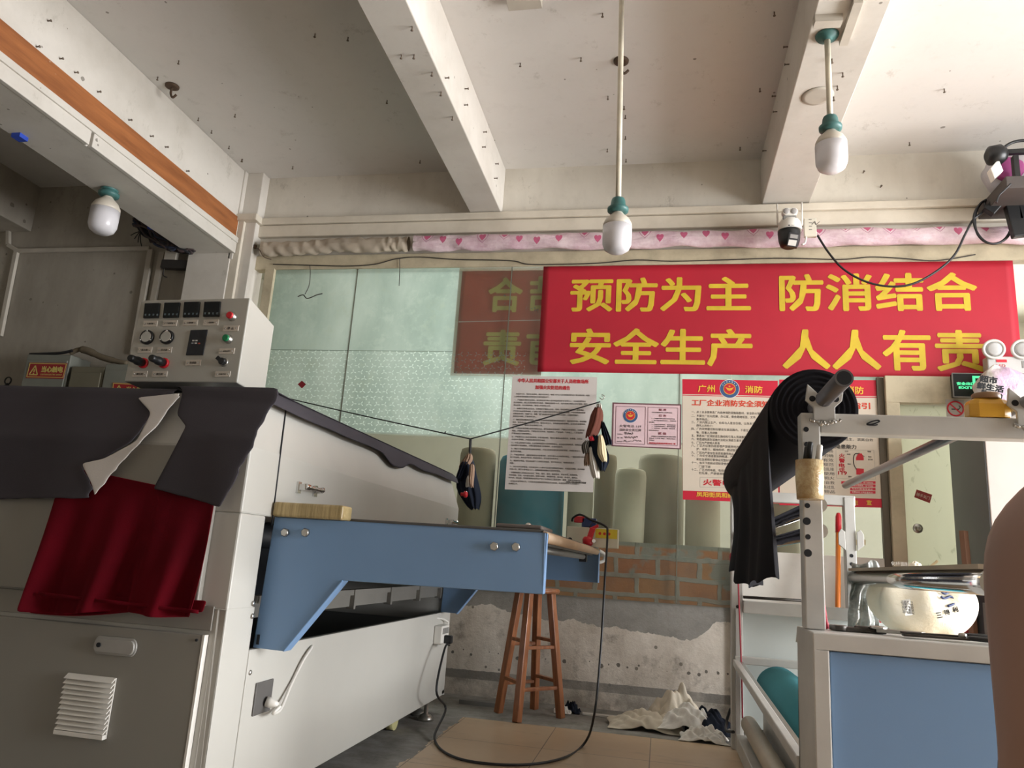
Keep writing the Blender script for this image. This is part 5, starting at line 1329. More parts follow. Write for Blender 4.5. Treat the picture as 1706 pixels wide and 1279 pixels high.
# power strip hanging on the side panel
ps_ = [at(*q, X=XR+.02) for q in ((738, 1040), (740, 1070))]
st_ = thing('power_strip', 'white power strip hanging at the far end of the press side panel', 'power strip', tuple(ps_[0]))
c_ = at(738, 1054, X=XR+.028)
bx('strip_body', (XR+.003, c_.y-.10, c_.z-.055), (XR+.05, c_.y+.05, c_.z+.045), m_white, st_, .006)
for k in range(3):
    sx = bx('outlet', (XR+.05, c_.y-.085+k*.042, c_.z+.0), (XR+.052, c_.y-.05+k*.042, c_.z+.032), m_grey, st_, 0)
G().tube([Vector((XR+.02, c_.y+.05, c_.z+.03)), Vector((XR+.03, c_.y+.09, c_.z+.05)), Vector((XR+.01, c_.y+.02, c_.z+.075)), Vector((XR-.01, c_.y-.1, c_.z+.085))], .006).build('cord', m_white, st_)
pl_ = Vector((XR+.06, c_.y-.03, c_.z-.02))
pw = thing('extension_lead', 'long black power cord looping from the power strip over the floor up to the table', 'cord', tuple(pl_))
G().obox(pl_+Vector((.01, 0, -.01)), (.05, .04, .045)).build('plug', m_black, pw, bevel=.008)
hang = at(985, 905, X=-.33); 
yh = hang.y
pts = [pl_+Vector((.02, 0, -.04)), at(741, 1080, X=XR+.09), at(727, 1150, X=XR+.11), Vector((-1.12, 4.18, .10)), at(724, 1230, Z=.012), at(760, 1262, Z=.008), at(850, 1274, Z=.008), at(930, 1265, Z=.008), at(972, 1240, Z=.012)]
pa_ = at(990, 1190, Y=3.98); pb2 = at(1001, 1080, Y=4.05); pc2 = at(1008, 960, Y=4.1); pd = at(1012, 890, Y=4.15); pe = at(1008, 876, Y=4.17); pf = at(985, 866, Y=4.2); pg = at(967, 857, Y=4.22); ph = at(955, 862, Y=4.24); pi_ = at(953, 868, Y=4.25)
G().tube(pts+[pa_, pb2, pc2, pd, pe, pf, pg, ph, pi_], .0062, 8, True, 8).build('cable', m_cable, pw)
wc = thing('white_lead', 'white cord plugged into the grey socket plate on the press side', 'cord', tuple(at(446, 1172, X=XR+.02)))
q0 = at(444, 1168, X=XR+.012)
G().lathe(q0+Vector((0, 0, 0)), [(.016, 0), (.016, .016), (.012, .026), (.008, .04)], (1, .25, -.25), 16).build('plug', m_white, wc)
G().tube([q0+Vector((.045, .01, -.012)), at(455, 1188, X=XR+.045), at(468, 1180, X=XR+.03), at(485, 1140, X=XR+.012), at(505, 1100, X=XR+.012), at(519, 1078, X=XR+.008), at(516, 1074, X=XR-.03)], .0055, 8).build('cable', m_white, wc)
# things on the end of the table
zt = .999
ta = at(840, 886, Y=2.42); tb_ = at(897, 876, Y=2.42)
pad = thing('ironing_pad', 'dark grey brown padded board lying on the near corner of the blue table', 'pad', (-.45, 2.42, zt))
g = G(); g.box((-.52, 2.375, .9985), (-.37, 2.62, 1.012)); g.build('pad_board', mat('brown grey pad', '6b625c', .7), pad, bevel=.006, seg=3)
G().lathe((-.445, 2.55, 1.0125), [(.012, 0), (.010, .01), (.004, .014)], (0, 0, 1), 14).build('pad_knob', m_chrome, pad)
d0 = at(945, 905, Y=4.2); 
bxw = thing('white_label_box', 'long white box with a yellow label lying across the far end of the table', 'box', (-.35, 4.28, zt))
o_ = bx('box_body', (-.52, 4.24, zt), (-.235, 4.33, zt+.105), mat('off white carton', 'd6d2be', .6), bxw, .003)
bx('yellow_label', (-.36, 4.2385, zt+.05), (-.24, 4.2399, zt+.100), mat('yellow label', 'e0c93a', .5), bxw, 0)
for k in range(3): G().lathe((-.335+k*.025, 4.2385, zt+.075), [(.008, 0), (.008, .0005)], (0, -1, 0), 14).build('label_dot', m_orange, bxw)
G().lathe((-.50, 4.2399, zt+.03), [(.014, 0), (.014, .002)], (0, -1, 0), 16).build('round_hole', m_hole, bxw)
tg = thing('tagging_tool', 'red handled tagging tool standing by the white box at the table end', 'tool', (-.38, 4.19, zt))
h0 = at(981, 898, Y=4.18)
g = G(); g.bar((h0.x, 4.18, zt+.03), (h0.x+.02, 4.18, zt+.10), .03, .03); g.lathe((h0.x-.005, 4.18, zt+.002), [(.02, 0), (.028, .012), (.03, .035), (.022, .05)], (0, 0, 1), 16); g.build('handle', m_red, tg, bevel=.004)
g = G(); g.bar((h0.x+.012, 4.18, zt+.095), (h0.x+.05, 4.18, zt+.115), .018, .016); g.build('nose', m_red, tg, bevel=.003)
G().lathe((h0.x+.03, 4.165, zt+.03), [(.01, 0), (.012, .006), (.01, .018)], (0, -1, 0), 14).build('wheel', m_chrome, tg)
G().tube([(h0.x+.0, 4.18, zt+.10), (h0.x+.015, 4.18, zt+.13), (h0.x+.03, 4.18, zt+.125), (h0.x+.05, 4.18, zt+.12)], .0025, 6).build('spring_wire', m_iron, tg)
pz_ = thing('plug_adapter', 'red and blue plug adapter on top of the white box under the black cord', 'adapter', (-.45, 4.28, zt+.105))
G().obox((-.455, 4.28, zt+.147), (.06, .05, .035)).build('red_half', m_red, pz_, bevel=.004)
G().obox((-.40, 4.28, zt+.132), (.08, .05, .05)).build('blue_half', mat('blue plastic', '25396b', .4), pz_, bevel=.004)
# heap of cloth on the floor by the wall
def heap(name, c, rx, ry, h_, m, lab, seed, n_=30, sq=1.0):
    g = G(); rows = []
    for j in range(n_+1):
        row = []
        for i in range(n_+1):
            u, v_ = i/n_*2-1, j/n_*2-1
            r_ = max(abs(u), abs(v_))
            e_ = 1+.25*noise.noise(Vector((math.atan2(v_, u)*1.5, seed, 0)))
            x_, y_ = c[0]+u*rx*e_, c[1]+v_*ry*e_
            k = max(0, 1-(u*u+v_*v_)*.75)
            z_ = c[2]+h_*k*(.75+.55*noise.noise(Vector((u*2.1+seed, v_*2.1, 1))))+.022*abs(noise.noise(Vector((u*5+seed, v_*5, 4))))*(1 if r_ < .98 else .3)+.016*math.sin((u*1.4+v_)*11+seed+2*noise.noise(Vector((u*2, v_*2, seed))))*k+.03*abs(noise.noise(Vector((u*9+seed, v_*4, 8))))*k
            row.append(Vector((x_, y_, max(c[2]+.004, z_))))
        rows.append(row)
    g.sheet(rows); o = g.build(name, m, None, solid=.004, sub=1); tag(o, lab, 'cloth', 'discarded cloths on the floor'); return o
m_ecru = cloth_mat('ecru cloth', 'd9d0bf', 150, .3, .1); m_ltw = cloth_mat('white cotton', 'e4e1db', 150, .3, .05); m_nvy = cloth_mat('navy scrap', '1c212c')
heap('crumpled_cloth', (-.07, 4.80, .0), .21, .15, .10, m_ecru, 'cream crumpled cloth spread at the left of the floor heap by the wall', 2)
heap('crumpled_cloth', (.11, 4.96, .02), .15, .12, .20, m_ecru, 'beige cloth heaped highest against the patched wall', 5)
heap('crumpled_cloth', (.18, 4.75, .03), .17, .11, .13, m_ltw, 'white crumpled cotton cloth at the front of the floor heap', 9)
heap('crumpled_cloth', (.28, 4.80, .02), .13, .15, .12, m_nvy, 'dark navy cloth among the white ones beside the white machine post', 12)
heap('crumpled_cloth', (.25, 4.60, .0), .13, .07, .07, m_ltw, 'white cloth scrap lying lowest at the edge of the tiles', 15)
heap('crumpled_cloth', (-.53, 5.0, .0), .055, .05, .05, m_nvy, 'small dark cloth scrap beside the stool by the wall', 20)
sl = heap('crumpled_cloth', (-.58, 4.95, .0), .05, .035, .025, m_ltw, 'small white scrap beside the dark scrap near the stool', 23)
pp = bx('paper_strip', (-.46, 4.96, .001), (-.24, 5.0, .012), mat('grey white strip', 'c9c4bd', .6), None, .002); tag(pp, 'flat white strip lying on the bare floor along the wall', 'strip')
gr_ = bx('grey_plank', (-1.23, 4.90, 0), (-.98, 4.96, .025), mat('grey timber', '7c7a77', .8), None, .002); tag(gr_, 'grey flat bar lying on the floor by the foot of the press', 'plank')
# black cables on the floor at the white machine
cbz = thing('floor_cable', 'black cable with a plug lying on the floor inside the white machine', 'cable', (.55, 4.2, 0))
G().tube([at(*q, Z=.012) for q in ((1255, 1214), (1262, 1222), (1275, 1222), (1290, 1232), (1310, 1240), (1336, 1243))], .008, 8).build('cable', m_cable, cbz)
G().tube([at(*q, Z=.03) for q in ((1257, 1205), (1265, 1216), (1280, 1220), (1286, 1230))], .008, 8).build('second_cable', m_cable, cbz)
G().obox(at(1284, 1236, Z=.02), (.05, .06, .035)).build('plug', m_black, cbz, bevel=.006)
tag(G().tube([at(1217, 1180, Y=4.6), at(1211, 1200, Y=4.62), at(1210, 1216, Y=4.55), at(1222, 1219, Y=4.42)], .008, 8).build('bent_cable', m_cable), 'short black cable bent behind the far left post', 'cable')
# ================================================================== LAMPS, CAMERA, CEILING BITS
m_teal = mat('teal bakelite', '3f6c69', .45, 0, .1, 20)
m_bulbw = mat('milky bulb', 'd9d6da', .25, 0, .02, Subsurface_Weight=.0)
m_base = mat('bulb collar', 'cfc6b8', .35)
m_pipe = mat('cream conduit pipe', 'd5ccb8', .5, 0, .1, 10)
def bulb_lamp(name, label, c_low, scale, top=None, rod=None):
    """c_low: lowest point of the bulb; everything hangs above it along z"""
    c = Vector(c_low); s = scale
    t = thing(name, label, 'lamp', tuple(c))
    G().lathe(c, [(.001, 0), (.03*s, .002*s), (.047*s, .014*s), (.055*s, .035*s), (.056*s, .06*s), (.056*s, .105*s)], (0, 0, 1), 32).build('bulb_globe', m_bulbw, t)
    G().lathe(c+Vector((0, 0, .1049*s)), [(.0555*s, 0), (.055*s, .012*s), (.045*s, .032*s), (.028*s, .048*s), (.018*s, .06*s), (.018*s, .075*s)], (0, 0, 1), 32).build('bulb_neck', m_base, t)
    z0 = .165*s
    G().lathe(c+Vector((0, 0, z0)), [(.028*s, 0), (.040*s, .006*s), (.041*s, .018*s), (.030*s, .024*s), (.027*s, .05*s), (.024*s, .058*s), (.012*s, .064*s)], (0, 0, 1), 24).build('socket', m_teal, t)
    if rod:
        G().cyl(c+Vector((0, 0, z0+.055*s)), c+Vector((rod[1], rod[2], rod[0])), .014).build('rod', m_pipe, t)
    if top is not None:
        G().lathe(c+Vector((rod[1] if rod else 0, rod[2] if rod else 0, top)), [(.018, -.028), (.024, -.018), (.05, -.012), (.055, -.002), (.055, 0)], (0, 0, 1), 24).build('rose', m_teal, t)
    return t
# middle pendant: hangs on a long pipe from the ceiling
Yb = 3.42
c_ = at(1027, 421, Y=Yb)
topz = 3.88
bulb_lamp('pendant_lamp', 'white bulb hanging on a long pipe between the two beams', c_, 1.28, None, (3.88-c_.z, at(1037, 0, Z=3.88).x-c_.x, 0))
cr = at(1378, 60, Z=3.495); c_ = at(1379, 286, Y=cr.y)
bulb_lamp('pendant_lamp', 'white bulb hanging on a short pipe from a teal rose under the right beam', (cr.x, cr.y, c_.z), 1.28, 3.497-c_.z, (3.49-c_.z, 0, 0))
cl_ = at(183, 316, Z=3.148); c_ = at(174, 389, Y=cl_.y)
bulb_lamp('bulb_lamp', 'white bulb in a teal holder fixed under the plywood clad left beam', (cl_.x, cl_.y, c_.z), 1.6, 3.147-c_.z, (3.14-c_.z, 0, 0))
# ---- security camera
cm = thing('security_camera', 'white and black twin light security camera under the right beam', 'camera', tuple(PL(1318, 380, .16)))
CD_ = .13
def K(px, py, d=.16): return PL(1280+px/1421*100, 330+py/1279*90, d+CD_)
a_ = K(430, 305, .20); b_ = K(605, 305, .20)
hd = G(); hd.prism([((a_.x if math.cos(t) < 0 else b_.x)+.027*math.cos(t), a_.y, a_.z+.026*math.sin(t)) for t in [2*math.pi*k/36 for k in range(36)]], (0, .05, 0))
ho = hd.build('lamp_head', m_white, cm, bevel=.005)
for q in (a_, b_):
    G().lathe(q+Vector((0, .002, 0)), [(.020, 0), (.020, .005), (.016, .008), (.001, .009)], (0, -1, 0), 28).build('lamp_lens', mat('grey lens', 'a9a6a4', .25), ho)
G().obox((a_+b_)/2+Vector((0, .04, -.038)), (.085, .05, .03)).build('neck', m_grey, cm, bevel=.004)
tc_ = K(520, 470, .16)
body = G().lathe((tc_.x, YW-.26, K(0, 720).z-.01), [(.078, 0), (.077, .02), (.070, .06), (.060, .078), (.03, .084)], (0, 0, 1), 36).build('dome_housing', m_white, cm)
text('lettering', '● 360', K(545, 640, .22), .02, m_hole, cm, w=.04, h=.010)
bl = G().lathe((tc_.x-.005, YW-.26, K(0, 1120).z-.005), [(.04, 0), (.058, .012), (.069, .05), (.073, .10), (.073, .118)], (0, 0, 1), 32).build('camera_ball', m_black, cm)
fp0 = [K(*q, .215) for q in ((490, 800), (740, 830), (690, 1165), (440, 1130))]
fpl = G().prism(fp0, (0, .03, 0)).build('lens_plate', mat('charcoal plate', '3b3b40', .35), cm, bevel=.004)
G().prism([K(*q, .217) for q in ((525, 850), (705, 875), (690, 965), (510, 940))], (0, -.002, 0)).build('upper_lens', mat('grey lens', 'a9a6a4', .25), fpl)
G().prism([K(*q, .217) for q in ((490, 980), (680, 1005), (645, 1140), (460, 1110))], (0, -.002, 0)).build('lower_lens', m_white, fpl)
for xa, xb, y0, y1 in ((207, 222, 140, 650), (790, 795, 100, 650)):
    G().tube([K(xa, y0, .14), K(xb, y1, .14)], .006, 8, False).build('antenna', m_white, cm)
bx('wall_mount', (tc_.x-.03, YW-.24, tc_.z-.02), (tc_.x+.03, YW-.046, tc_.z+.05), m_white, cm)
a_, b_ = K(845, 470, .05), K(1150, 900, .05)
ab = bx('adapter_box', (a_.x, YW-.18, b_.z), (b_.x, YW-.15, a_.z), mat('ivory box', 'd5cfc0', .45), None, .004); tag(ab, 'small ivory adapter box right of the security camera', 'box')
g = G()
for k in range(4): g.bar((a_.x+.03, YW-.1805, b_.z+.05+.025*k), (b_.x-.03, YW-.1805, b_.z+.05+.025*k), .001, .004)
g.tube([(a_.x+.05, YW-.181, a_.z-.05), (a_.x+.07, YW-.181, a_.z-.03), (a_.x+.075, YW-.181, a_.z-.05), (a_.x+.1, YW-.181, a_.z-.03)], .002, 5)
g.build('printed_lines', m_ink, ab)
G().tube([K(900, 910, .04), K(890, 960, .05), K(870, 1060, .05), K(800, 1100, .06)], .006).build('short_lead', m_white, ab)
# black cable sagging from the adapter box to the coil on the right
cpts = [PL(x_, y_, .175) for x_, y_ in ((1362, 392), (1380, 420), (1405, 448), (1440, 468), (1480, 477), (1520, 473), (1560, 452), (1590, 425), (1608, 390), (1622, 365), (1640, 350))]
coil = []
for k in range(31):
    t = R(120+k*24); coil.append(PL(1655+32*math.cos(t)*(1+.04*math.sin(k)), 368-38*math.sin(t), .175+.012*math.sin(k*.7)))
tag(G().tube(cpts+coil, .0075, 8, True, 5).build('sagging_cable', m_cable), 'black cable sagging over the red banner from the adapter box to a coil', 'cable')
def strap(q, w_, h_, rl, lab, m=m_black):
    c_ = PL(*q, .215); o = G().obox((0, 0, 0), (w_, .05, h_)).build('power_adapter', m, None, bevel=.006); o.location = c_; o.rotation_euler = (0, R(rl), 0); tag(o, lab, 'adapter', 'adapters at the cable coil'); return o
strap((1656, 342), .075, .13, 40, 'black adapter hanging at the top of the cable coil'); strap((1692, 369), .085, .22, -8, 'long black power strip hanging at the right end of the heart curtain'); strap((1702, 352), .05, .13, 0, 'black adapter at the picture edge above the heart curtain') 
# shelf with a motor at the top right
s0, s1 = at(1658, 312, Y=4.92), at(1712, 332, Y=4.92)
sh = bx('corner_shelf', (s0.x-.02, 4.72, s1.z-.02), (s0.x+.75, YW-.002, s0.z-.03), mat('dark board', '4d4643', .6), None, .004); tag(sh, 'dark shelf board high in the right corner under the ceiling', 'shelf')
zs = s0.z-.03+.001
mt = thing('fan_motor', 'black motor with a white box, on the high corner shelf', 'motor', (s0.x, 4.85, zs))
mq = at(1642, 268, Y=4.8)
g = G().lathe((mq.x-.01, 4.76, mq.z+.01), [(.03, 0), (.06, .02), (.065, .08), (.045, .11), (.03, .12)], (1, .1, .15), 24); g.bar((mq.x+.08, 4.76, mq.z+.03), (mq.x+.32, 4.76, mq.z+.035), .03, .03); g.build('motor_body', m_black, mt)
wq = at(1664, 282, Y=4.74); o = G().prism([at(*q, Y=4.74) for q in ((1650, 280), (1664, 264), (1672, 284), (1657, 298))], (0, .06, 0)).build('white_box', m_white, mt, bevel=.004)
G().bar((mq.x+.15, 4.76, mq.z), (mq.x+.15, 4.76, zs), .04, .03).build('stand', m_black, mt)
pk = at(1690, 283, Y=4.85)
lump('cloth_bundle', (pk.x+.05, 5.0, zs+.15), .17, .10, .17, mat('grey white wrap', 'b5b0b2', .6), None, .25, 2.5, 3, zs+.001); tag(bpy.data.objects['cloth_bundle'], 'grey and magenta bundle wrapped on the high corner shelf', 'bundle')
lump('magenta_patch', (pk.x+.0, 4.92, zs+.15), .09, .06, .085, mat('magenta cloth', 'a0457f', .7), bpy.data.objects['cloth_bundle'], .15, 3, 8)
tag(G().tube([at(*q, Y=4.78) for q in ((1668, 270), (1670, 250), (1685, 238), (1706, 234), (1730, 236))], .010, 8).build('thick_cable', m_cable), 'thick black cable arching over the magenta bundle', 'cable')
tag(G().tube([at(*q, Y=4.70) for q in ((1684, 306), (1672, 318), (1664, 326), (1660, 338))], .006, 8).build('thin_cable', m_cable), 'thin dark cable hanging below the corner shelf', 'cable')
# ---- electrical boxes in the alcove
m_eb = mat('grey green box', '7d7f76', .5, 0, .08, 4); m_eb2 = mat('olive box', '6f6a58', .5, 0, .08, 4)
def ebox(x0, y0, x1, y1, y_, m, lab, d_=.2):
    a_, b_ = at(x0, y0, Y=y_), at(x1, y1, Y=y_)
    t = thing('electrical_box', lab, 'electrical box', (a_.x, y_, b_.z), 'electrical boxes in the dark alcove')
    b_.x = min(at(x1, y0, Y=y_).x, -3.85)
    bx('case', (a_.x, y_, b_.z), (b_.x, YW-.001, a_.z), m, t, .006)
    d = bx('box_door', (a_.x+.015, y_-.012, b_.z+.01), (b_.x-.015, y_-.0005, a_.z-.05), m, t, .004)
    bx('box_handle', (b_.x-.06, y_-.022, a_.z-.46), (b_.x-.045, y_-.0125, a_.z-.36), m_steel, d, .002)
    return t, a_, b_
def warn(t, q, y_):
    P4 = [at(*c, Y=y_) for c in q]
    pl2_ = G().prism(P4, (0, -.002, 0)).build('warning_plate', mat('warning red', '9c1620', .5), t)
    def b_(u, v_, d=.0025): return (P4[0]*(1-u)+P4[1]*u)*(1-v_)+(P4[3]*(1-u)+P4[2]*u)*v_+Vector((0, -d, 0))
    g = G(); 
    for e0, e1 in (((.02, .06), (.98, .06)), ((.98, .06), (.98, .92)), ((.98, .92), (.02, .92)), ((.02, .92), (.02, .06))): g.bar(b_(*e0), b_(*e1), .006, .001, up=(0, 1, 0))
    tri = [b_(.18, .2), b_(.29, .78), b_(.07, .78)]
    for k in range(3): g.bar(tri[k], tri[(k+1) % 3], .009, .001, up=(0, 1, 0))
    g.bar(b_(.18, .42), b_(.18, .62), .010, .001, up=(0, 1, 0)); g.obox(b_(.18, .70), (.01, .001, .01)); g.build('warning_triangle', m_yel2, pl2_)
    wd = (P4[1]-P4[0]).length; ht = (P4[0]-P4[3]).length
    text('lettering', '当心触电', b_(.65, .42), .05, m_yel2, pl2_, w=wd*.56, h=ht*.40, bold=.002)
    text('lettering', 'CAUTION ELECTRIC SHOCK', b_(.65, .75), .02, m_yel2, pl2_, w=wd*.56, h=ht*.10)
def ez(x_, y_): return (x_/1706*240, 560+y_/853*120)
t1, _, _ = ebox(46, 590, 119, 720, 4.98, m_eb, 'grey electrical box with a red shock warning plate, left end of the alcove')
warn(t1, [ez(352, 310), ez(800, 318), ez(752, 505), ez(305, 495)], 4.966)
t2, _, _ = ebox(120, 610, 175, 720, 4.98, m_eb2, 'olive electrical box between the two boxes with red warning plates')
t3, _, _ = ebox(176.5, 606, 312, 720, 4.98, m_eb, 'grey electrical box with a red warning plate just left of the control console')
warn(t3, [(188, 637), (250, 640), (250, 664), (186, 660)], 4.966)
tag(G().tube([at(*q, Y=5.05) for q in ((118, 588), (132, 582), (148, 585), (170, 595), (196, 602), (212, 605))], [.02, .03, .025, .02, .012], 8).build('cable_bundle', mat('brown wire bundle', '6f6350', .8)), 'brown bundle of wires drooping over the electrical boxes', 'wires')
tag(G().tube([at(*q, Y=5.02) for q in ((50, 590), (80, 589), (100, 588), (112, 586), (120, 584))], .012, 8).build('black_cable', m_cable), 'black cable lying along the top of the left electrical box', 'cable')
hk = at(12, 640, Y=5.1); g = G().tube([hk+Vector((.03*math.cos(R(k*30)), 0, .03*math.sin(R(k*30))+.03)) for k in range(13)], .006, 6); g.lathe(hk+Vector((0, 0, -.10)), [(.06, 0), (.05, .04), (.02, .09), (.008, .11)], (0, 0, 1), 14)
tag(g.build('ring_hanger', m_black), 'black ring topped hanger on the alcove wall left of the boxes', 'hanger')
# wires bundled under the left beam
random.seed(11)
wb = thing('wire_bundle', 'tangled bundle of old dark wires hanging behind the left beam', 'wires', tuple(at(260, 395, Y=5.0)))
for k, (hx, nm) in enumerate((('2c2b33', 'dark'), ('4a3b3a', 'brown'), ('2a3148', 'blue'), ('3a3030', 'umber'), ('25262a', 'black'))):
    g = G()
    for j in range(4):
        o_ = [random.uniform(-7, 7) for _ in range(12)]
        pts = [at(lerp(228, 318, i/6)+o_[i], lerp(368, 418, i/6)+12*math.sin(i*.55)+o_[i+5]*1.1, Y=4.98+.03*math.sin(i+j)) for i in range(7)]
        g.tube(pts, .011, 6, True, 4)
    g.build('wire', mat(nm+' old wire', hx, .7), wb)
g = G()
for j in range(4): g.tube([at(234, 385, Y=4.98), at(225+j*3, 388+j*4, Y=4.97), at(218+j*6, 392+j*6, Y=4.97)], .004, 5)
g.build('loose_ends', m_cable, wb)
G().obox(at(253, 377, Y=4.93), (.06, .03, .05)).build('blue_tape', mat('blue tape', '2b4bb5', .5), wb, bevel=.005)
bx('junction_cover', (at(278, 418, Y=5.1).x, 5.08, at(278, 434, Y=5.1).z), (at(297, 418, Y=5.1).x, 5.12, at(297, 416, Y=5.1).z), m_conduit, wb)
ib = G().bar(at(272, 441, Y=5.1), at(330, 443, Y=5.1), .06, .07); ib.tube([at(274, 446, Y=5.1), at(272, 458, Y=5.1), at(278, 462, Y=5.1)], .005); tag(ib.build('iron_bar', mat('dark iron bar', '3a3634', .6, .4)), 'dark iron bar sticking out beside the left column', 'bar')
bt_ = G().obox(at(33, 228, Z=3.14)+Vector((0, 0, 0)), (.06, .06, .03)); tag(bt_.build('blue_tape_knot', mat('blue tape', '2b4bb5', .5)), 'blue tape scrap stuck under the left beam', 'tape')
# ---- nails, hooks and holes in the ceiling and beams
proto = G().cyl((0, 0, 0), (0, 0, -.022), .0035, n=8); proto.lathe((0, 0, -.022), [(.007, 0), (.0075, .003), (.003, .005)], (0, 0, -1), 10)
np_ = proto.build('rusty_nail', mat('nail rust', '6d5f52', .7, .3))
tag(np_, 'short rusty nail driven into the white ceiling or a beam', 'nail', 'nails in the ceiling and beams')
spots = []
for q in ((263, 128), (298, 101), (331, 196), (353, 217), (382, 243), (404, 265), (403, 265), (488, 277), (700, 267), (645, 167), (580, 62), (867, 105), (1004, 22), (968, 96), (1013, 160), (1012, 248), (1040, 177), (1042, 192), (1042, 227), (1043, 265), (1266, 147), (1233, 245), (1290, 20), (1515, 237), (1573, 148), (525, 56), (392, 190)):
    spots.append((at(*q, Z=ZC), (0, 0, 0)))
for q in ((687, 44), (669, 91), (690, 91), (720, 120), (735, 153), (754, 194)):
    spots.append((at(*q, Z=3.49), (0, 0, 0)))
for q in ((1386, 98), (1404, 121), (1395, 143), (1389, 161), (1385, 162), (1414, 40)):
    spots.append((at(*q, Z=3.50), (0, 0, 0)))
for q in ((774, 148), (773, 175), (805, 220), (803, 245), (825, 273), (823, 297), (741, 130)):
    spots.append((at(*q, X=-1.255), (0, R(-90), 0)))
for q in ((1313, 78), (1315, 107), (1293, 160), (1295, 186), (1275, 227), (1277, 251)):
    spots.append((at(*q, X=.66), (0, R(90), 0)))
for q in ((79, 35), (60, 78), (99, 98), (124, 121), (214, 200), (250, 227), (162, 153), (310, 285), (275, 245)):
    spots.append((at(*q, X=-3.43), (0, R(-90), 0)))
for q in ((1438, 288), (1467, 312), (1387, 291), (415, 318), (412, 356)):
    spots.append((PL(*q, 0), (R(-90), 0, 0)))
for k, (p_, rt) in enumerate(spots):
    o = np_ if k == 0 else np_.copy()
    if k: C.objects.link(o)
    o.location = p_; o.rotation_euler = rt
for q, lb in (((287, 143), 'rusty fan hook in the ceiling near the left beam'), ((1035, 101), 'dark ceiling plate behind the long pipe lamp')):
    p_ = at(*q, Z=ZC)
    t = thing('ceiling_hook', lb, 'hook', tuple(p_))
    G().lathe(p_, [(.046, 0), (.045, .010), (.03, .016)], (0, 0, -1), 24).build('plate', mat('rusty iron', '5b4a3d', .7, .5), t)
    G().tube([p_+Vector((0, 0, -.015)), p_+Vector((0, 0, -.06)), p_+Vector((.02, 0, -.09)), p_+Vector((.045, 0, -.07))], .008, 8).build('hook', mat('rusty iron', '5b4a3d', .7, .5), t)
rs_ = at(1362, 160, Z=3.499)
tag(G().lathe(rs_, [(.085, 0), (.082, .004), (.06, .006), (.001, .004)], (0, 0, -1), 28).build('plaster_ring', m_conduit), 'round plaster scar under the right beam beside the short lamp pipe', 'scar')
struct(G().bar(at(1405, 72, Z=3.485), at(1430, 0, Z=3.485), .04, .03).build('trim_40', m_conduit)); struct(G().bar(at(1356, 36, Z=3.48), at(1402, 34, Z=3.48), .05, .04).build('trim_41', m_conduit))
fl_ = at(860, 0, Z=ZC); struct(bx('trim_42', (at(848, 4, Z=ZC).x, at(848, 6, Z=ZC).y, ZC-.05), (at(905, 4, Z=ZC).x, at(848, 6, Z=ZC).y-.6, ZC), m_conduit))
# ================================================================== PERSON seated at the right, mostly outside the picture
n = NT('skin'); cc = n.mix(n.noise(8, 4), 'a3857b', '94786d'); m_skin = n.done(n.bsdf(cc, .5, 0, n.bump(n.noise(90, 3), .1, .002)))
m_navy_c = cloth_mat('dark navy clothes', '22252e'); m_hair = mat('black hair', '17130f', .5, bump=.6, bsc=120)
pr = thing('person', 'person seated at the right edge, only a bare upper arm and dark shorts in view', 'person', (.60, .92, 0))
PX, PY, PZ = .59, .90, .05
def skin_mesh(name, V, E_, rad, m, root, sub=2):
    me = bpy.data.meshes.new(name); me.from_pydata([tuple(v) for v in V], E_, []); me.materials.append(m)
    o = bpy.data.objects.new(name, me); C.objects.link(o)
    md = o.modifiers.new('skin', 'SKIN'); md.use_smooth_shade = True
    for sv, r_ in zip(me.skin_vertices[0].data, rad):
        sv.radius = r_ if isinstance(r_, tuple) else (r_, r_); sv.use_root = False
    me.skin_vertices[0].data[root].use_root = True
    sb = o.modifiers.new('subd', 'SUBSURF'); sb.levels = sb.render_levels = sub
    o.parent = pr; o.matrix_parent_inverse = pr.matrix_basis.inverted(); return o
V = []; E_ = []; rad = []
def add(p, r_, par=None):
    V.append(Vector((PX+p[0], PY+p[1], p[2]+PZ*min(1, max(0, (p[2]-.45)/.15))))); rad.append(r_)
    if par is not None: E_.append((par, len(V)-1))
    return len(V)-1
pel = add((0, 0, .50), (.15, .11)); wa = add((0, .01, .64), (.125, .09), pel); chs = add((0, .01, .82), (.145, .10), wa); ct2 = add((0, .0, .93), (.12, .075), chs)
nk = add((0, .005, 1.015), .042, ct2); nk2 = add((0, .012, 1.055), .042, nk); hd0 = add((0, .03, 1.10), (.058, .066), nk2); hd1 = add((0, .035, 1.16), (.076, .09), hd0); hd2 = add((0, .03, 1.23), (.07, .085), hd1)
def hand(par, base, d_, side):
    d_ = d_.normalized(); sd = Vector((side, 0, 0)) if abs(d_.x) < .7 else Vector((0, 1, 0))
    pm = add(base+d_*.05, (.036, .018), par); kn = add(base+d_*.085, (.036, .014), pm)
    for k, L in enumerate((.065, .075, .07, .055)):
        o_ = sd*((k-1.5)*.019)
        f1 = add(base+d_*.10+o_, .0088, kn); f2 = add(base+d_*(.10+L*.5)+o_+Vector((0, 0, -.006)), .0082, f1); add(base+d_*(.10+L)+o_+Vector((0, 0, -.022)), .007, f2)
    t1_ = add(base+d_*.055+sd*(-.04*1), .010, pm); add(base+d_*.09+sd*(-.052), .0085, t1_)
